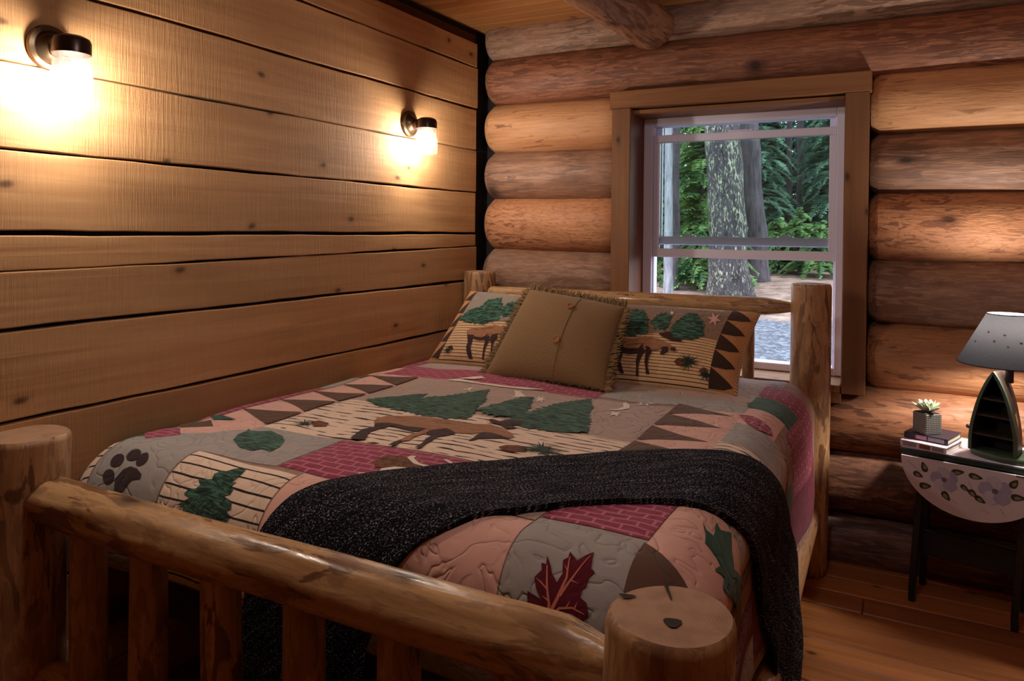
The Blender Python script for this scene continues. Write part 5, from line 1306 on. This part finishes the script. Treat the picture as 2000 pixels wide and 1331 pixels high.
for da, v in ((-.62, .66), (-.10, .63), (-.36, .50), (.0, .42), (.33, .50), (.62, .62), (.75, .38), (-.95, .45)):
    shape_on_shade(star5, da, v, .0065, 'star_cutout')
moon = [(math.cos(a), math.sin(a)) for a in [-1.3+2.6*i/8 for i in range(9)]]+[(.35+.62*math.cos(a), .78*math.sin(a)) for a in [1.2-2.4*i/8 for i in range(9)]]
moon = [(x*.9-.5, y_) for x, y_ in moon]
shape_on_shade(moon, .22, .76, .011, 'moon_cutout')

# ------------------------------------------------------------------ the forest outside
M_GRAVEL = None
def gravel():
    s = NT('gravel_and_duff')
    v = s.coords(rand=False)
    vo = s.new('ShaderNodeTexVoronoi', None, Vector=v, Scale=16.0)
    g = s.ramp(s.new('ShaderNodeSeparateColor', None, Color=vo.outputs['Color']).outputs[0], [(0.0, srgb(44, 48, 58)), (0.5, srgb(72, 77, 90)), (1.0, srgb(112, 118, 132))])
    n = s.noise(v, 3.0, 5, 0.7)
    duff = s.ramp(n.outputs[0], [(0.3, srgb(84, 66, 56)), (0.55, srgb(136, 112, 100)), (0.75, srgb(170, 152, 142))])
    sep = s.new('ShaderNodeSeparateXYZ', None, Vector=v)
    edge = s.math('ADD', sep.outputs[1], s.math('MULTIPLY', s.noise(v, 0.8, 3).outputs[0], 3.0))
    m = s.ramp(s.math('DIVIDE', edge, 30.0), [(0.42, 0.0), (0.45, 1.0)])
    return s.done(s.mix(m, g, duff), 0.9, s.bump(vo.outputs['Distance'], 0.6, 0.03))
gx = np.linspace(-30, 22, 70); gy = np.linspace(0.35, 62, 80)
V, F = [], []
def gz(x, y):
    z = -0.55+0.45*min(1, max(0, (y-2)/13.0))+0.035*max(0, y-15)+0.05*math.sin(.9*x+.4*y)*min(1, y/8)
    return z
for j, y_ in enumerate(gy):
    for i, x_ in enumerate(gx): V.append((x_, y_, gz(x_, y_)))
F = [(j*70+i, j*70+i+1, (j+1)*70+i+1, (j+1)*70+i) for j in range(79) for i in range(69)]
gnd = mesh_obj('ground', V, F, gravel()); tag(gnd, kind='structure')

def bark(name, c1, c2, lichen=None, amt=0.5):
    s = NT(name); v = s.coords(rand=False)
    n = s.noise(s.scl(v, (9, 9, 1.6)), 1.0, 5, 0.7, 0.5)
    col = s.ramp(n.outputs[0], [(0.35, c2), (0.65, c1)])
    if lichen is not None:
        l = s.noise(s.scl(v, (26, 26, 7)), 1.0, 5, 0.75)
        big = s.noise(s.scl(v, (2.2, 2.2, 0.9)), 1.0, 2)
        m = s.math('ADD', l.outputs[0], s.math('MULTIPLY', s.math('SUBTRACT', big.outputs[0], 0.5), 0.35))
        col = s.mix(s.ramp(m, [(0.555, 0.0), (0.60, amt)]), col, lichen)
    return s.done(col, 0.9, s.bump(n.outputs[0], 0.8, 0.05))
M_BARK1 = bark('lichened_bark', srgb(66, 60, 66), srgb(20, 18, 22), srgb(164, 168, 140), 0.8)
M_BARK2 = bark('dark_fir_bark', srgb(84, 76, 82), srgb(46, 40, 46))
M_BARK3 = bark('pale_grey_bark', srgb(150, 150, 158), srgb(96, 96, 106))
def needle_mat(name, c1, c2):
    s = NT(name); v = s.coords(rand=True)
    n = s.noise(v, 2.2, 3)
    col = s.ramp(n.outputs[0], [(0.35, c2), (0.65, c1)])
    df = s.new('ShaderNodeBsdfDiffuse', None, Color=col); tl = s.new('ShaderNodeBsdfTranslucent', None, Color=col)
    mx = s.new('ShaderNodeMixShader', None); s.put(mx.inputs[0], 0.35); s.put(mx.inputs[1], df); s.put(mx.inputs[2], tl)
    s.t.links.new(mx.outputs[0], s.out.inputs[0]); return s.m
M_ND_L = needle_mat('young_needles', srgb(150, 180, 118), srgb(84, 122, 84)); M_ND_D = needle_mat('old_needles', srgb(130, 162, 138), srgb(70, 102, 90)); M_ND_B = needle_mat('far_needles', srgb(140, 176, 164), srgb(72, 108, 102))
def trunk_mesh(p0, p1, r0, r1, seed):
    return log_mesh(p0, p1, r0, r1, seed=seed, nseg=24, nring=24, wob=0.09, end0='flat', end1='flat')
def big_tree(p0, p1, r0, r1, mat, label, seed, flare=0.35, name='fir_tree'):
    root = empty(name, tuple(p0), label, 'tree', None)
    V, F = trunk_mesh(Vector(p0)-Vector((0, 0, .3)), p1, r0, r1, seed)
    b = Vector(p0); out = []
    for v in V:
        h = v.z-b.z; k = 1+flare*math.exp(-max(0, h+.1)/.35)
        ax = b+(Vector(p1)-b)*max(0, h/(p1[2]-b.z)); out.append(Vector((ax.x+(v.x-ax.x)*k, ax.y+(v.y-ax.y)*k, v.z)))
    mesh_obj('trunk', out, F, mat, root)
    return root
big_tree((-1.74, 15.0, gz(-1.74, 15)), (-2.35, 15.3, 9.0), .47, .36, M_BARK1, 'big fir trunk blotched with pale lichen, nearest trunk seen through the window', 61, .4)
big_tree((-1.66, 18.5, gz(-1.66, 18.5)), (-2.55, 18.6, 10.0), .31, .26, M_BARK2, 'smooth dark fir trunk just behind the lichened trunk', 62)
big_tree((-3.12, 14.4, gz(-3.12, 14.4)), (-3.22, 14.4, 9.0), .105, .085, M_BARK3, 'slim pale grey trunk near the left window stile', 63)
big_tree((-3.26, 15.4, gz(-3.26, 15.4)), (-3.34, 15.4, 10.0), .135, .115, M_BARK2, 'dark trunk touching the slim pale trunk, close to the left window stile', 64)
big_tree((-1.62, 24.0, gz(-1.6, 24)), (-1.70, 24.0, 8.0), .10, .08, M_BARK2, 'thinner dark sapling trunk beyond the gravel, first of the pair', 65, .2)
big_tree((-1.36, 24.6, gz(-1.4, 24.6)), (-1.40, 24.6, 8.0), .13, .10, M_BARK2, 'thicker dark sapling trunk beyond the gravel, second of the pair', 66, .2)

def conifer_mesh(h, rad, seed, z0=0.4, levels=34, per=7, droop=0.35, dens=1.0):
    r = random.Random(seed); V = []; F = []
    for l in range(levels):
        t = l/(levels-1); z = z0+(h-z0)*t; L0 = rad*(1-t)**0.8+0.12
        for k in range(per):
            a = 2*PI*(k+r.random())/per; L = L0*r.uniform(.7, 1.1); zz = z+r.uniform(-.15, .15)
            ca, sa = math.cos(a), math.sin(a)
            ns = max(6, int(19*dens*L/1.2)+5)
            for j in range(1, ns+1):
                q = j/ns; px, pz_ = L*q, -droop*L*q*q+0.10*L*math.sin(q*PI)
                sl = (0.42*L*(1-q)+0.10)*r.uniform(.7, 1.1)
                for sgn in (-1, 1):
                    for f in range(3):
                        ang = sgn*r.uniform(.45, 1.25)*(1 if f == 0 else .6)
                        ex = px+sl*math.cos(ang)*(.9 if f == 0 else .6); ey = sl*math.sin(ang)*(1 if f == 0 else .65); ez = pz_-0.18*sl+r.uniform(-.05, .03)
                        wd = 0.015+.012*r.random()
                        nx, ny = -math.sin(ang)*wd, math.cos(ang)*wd
                        b = len(V)
                        for (x, y_, z_) in ((px-nx*.5, -ny*.5, pz_), (px+nx*.5, ny*.5, pz_), ((px+ex)/2+nx, (ey)/2+ny, (pz_+ez)/2+.01), (ex, ey, ez), ((px+ex)/2-nx, (ey)/2-ny, (pz_+ez)/2-.02)):
                            V.append((x*ca-y_*sa, x*sa+y_*ca, zz+z_))
                        F.append((b, b+1, b+2, b+3, b+4))
    return V, F
variants = []
def conifer(name, loc, h, rad, seed, mat, label, group=None, dens=1.0, levels=34, per=7):
    root = empty(name, (0, 0, 0), label, 'tree', group)
    V, F = conifer_mesh(h, rad, seed, 0.35, levels, per, .35, dens)
    fo = mesh_obj('foliage', V, F, mat, root, smooth=False); fo['kind'] = 'stuff'
    V, F = log_mesh((0, 0, -.3), (0, 0, h), .05+.012*h, .02, seed=seed, nseg=10, nring=10, wob=.05, end0='flat', end1='flat'); mesh_obj('trunk', V, F, M_BARK2, root)
    root.location = loc
    return root
def place(x, y): return (x, y, gz(x, y))
conifer('young_conifer', place(-3.0, 17.2), 7.5, 1.35, 1, M_ND_L, 'bright green young conifer left of the lichened trunk', None, 1.3, 30, 8)
conifer('young_conifer', place(-4.75, 17.6), 4.0, 1.0, 2, M_ND_L, 'low bright conifer by the left window stile behind the pale trunk', None, 1.2, 20, 7)
conifer('young_conifer', place(-0.85, 20.5), 1.9, .95, 3, M_ND_L, 'knee high bright conifer sapling right of the lichened trunk', None, 1.2, 10, 7)
b1 = conifer('dark_conifer', place(0.15, 23.5), 11, 2.1, 4, M_ND_D, 'tall dark conifer filling the right half of the window view', None, 1.0, 40, 8)
b2 = conifer('dark_conifer', place(-2.55, 23.0), 10, 1.6, 5, M_ND_D, 'dark conifer seen between the two big trunks', None, 1.0, 38, 7)
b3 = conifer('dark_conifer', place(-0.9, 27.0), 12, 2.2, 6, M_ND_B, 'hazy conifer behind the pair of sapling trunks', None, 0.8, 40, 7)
r_ = random.Random(12)
for x, y_, h_, sd, lb in ((-0.2, 19.8, 1.5, 31, 'low bright sapling nearest the right window stile'), (-1.55, 21.0, 1.6, 32, 'low sapling just right of the dark fir trunk base'), (-2.75, 15.9, 1.5, 33, 'low sapling touching the left side of the lichened trunk base'), (0.35, 22.5, 2.2, 34, 'taller sapling behind the right headboard post')):
    conifer('conifer_sapling', place(x, y_), h_, .5+.3*h_, sd, M_ND_L, lb, None, 1.2, 10, 7)
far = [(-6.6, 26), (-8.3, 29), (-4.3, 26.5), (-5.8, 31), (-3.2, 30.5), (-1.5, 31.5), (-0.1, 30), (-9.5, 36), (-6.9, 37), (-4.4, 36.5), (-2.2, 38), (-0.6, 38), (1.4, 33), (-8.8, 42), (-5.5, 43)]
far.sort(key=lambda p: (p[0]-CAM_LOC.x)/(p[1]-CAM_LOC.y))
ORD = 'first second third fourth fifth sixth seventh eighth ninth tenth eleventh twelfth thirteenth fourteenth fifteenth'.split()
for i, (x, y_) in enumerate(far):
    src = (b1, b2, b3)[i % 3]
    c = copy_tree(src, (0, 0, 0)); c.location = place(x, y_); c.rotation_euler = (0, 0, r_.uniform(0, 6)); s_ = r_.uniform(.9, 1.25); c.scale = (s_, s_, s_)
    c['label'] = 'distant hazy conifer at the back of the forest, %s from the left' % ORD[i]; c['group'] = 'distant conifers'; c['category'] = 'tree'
for i, (x, y_) in enumerate(((-8.6, 21.5), (-10.8, 24.0), (-12.6, 28.5), (-15.0, 33.0), (-12.4, 20.0), (-16.5, 26.0), (3.2, 24.5), (4.6, 30.0))):
    c = copy_tree((b1, b2, b3)[i % 3], (0, 0, 0)); c.location = place(x, y_); c.rotation_euler = (0, 0, r_.uniform(0, 6))
    c['label'] = 'conifer standing beyond the edges of the window view'; c['group'] = 'conifers beyond the window view'; c['category'] = 'tree'
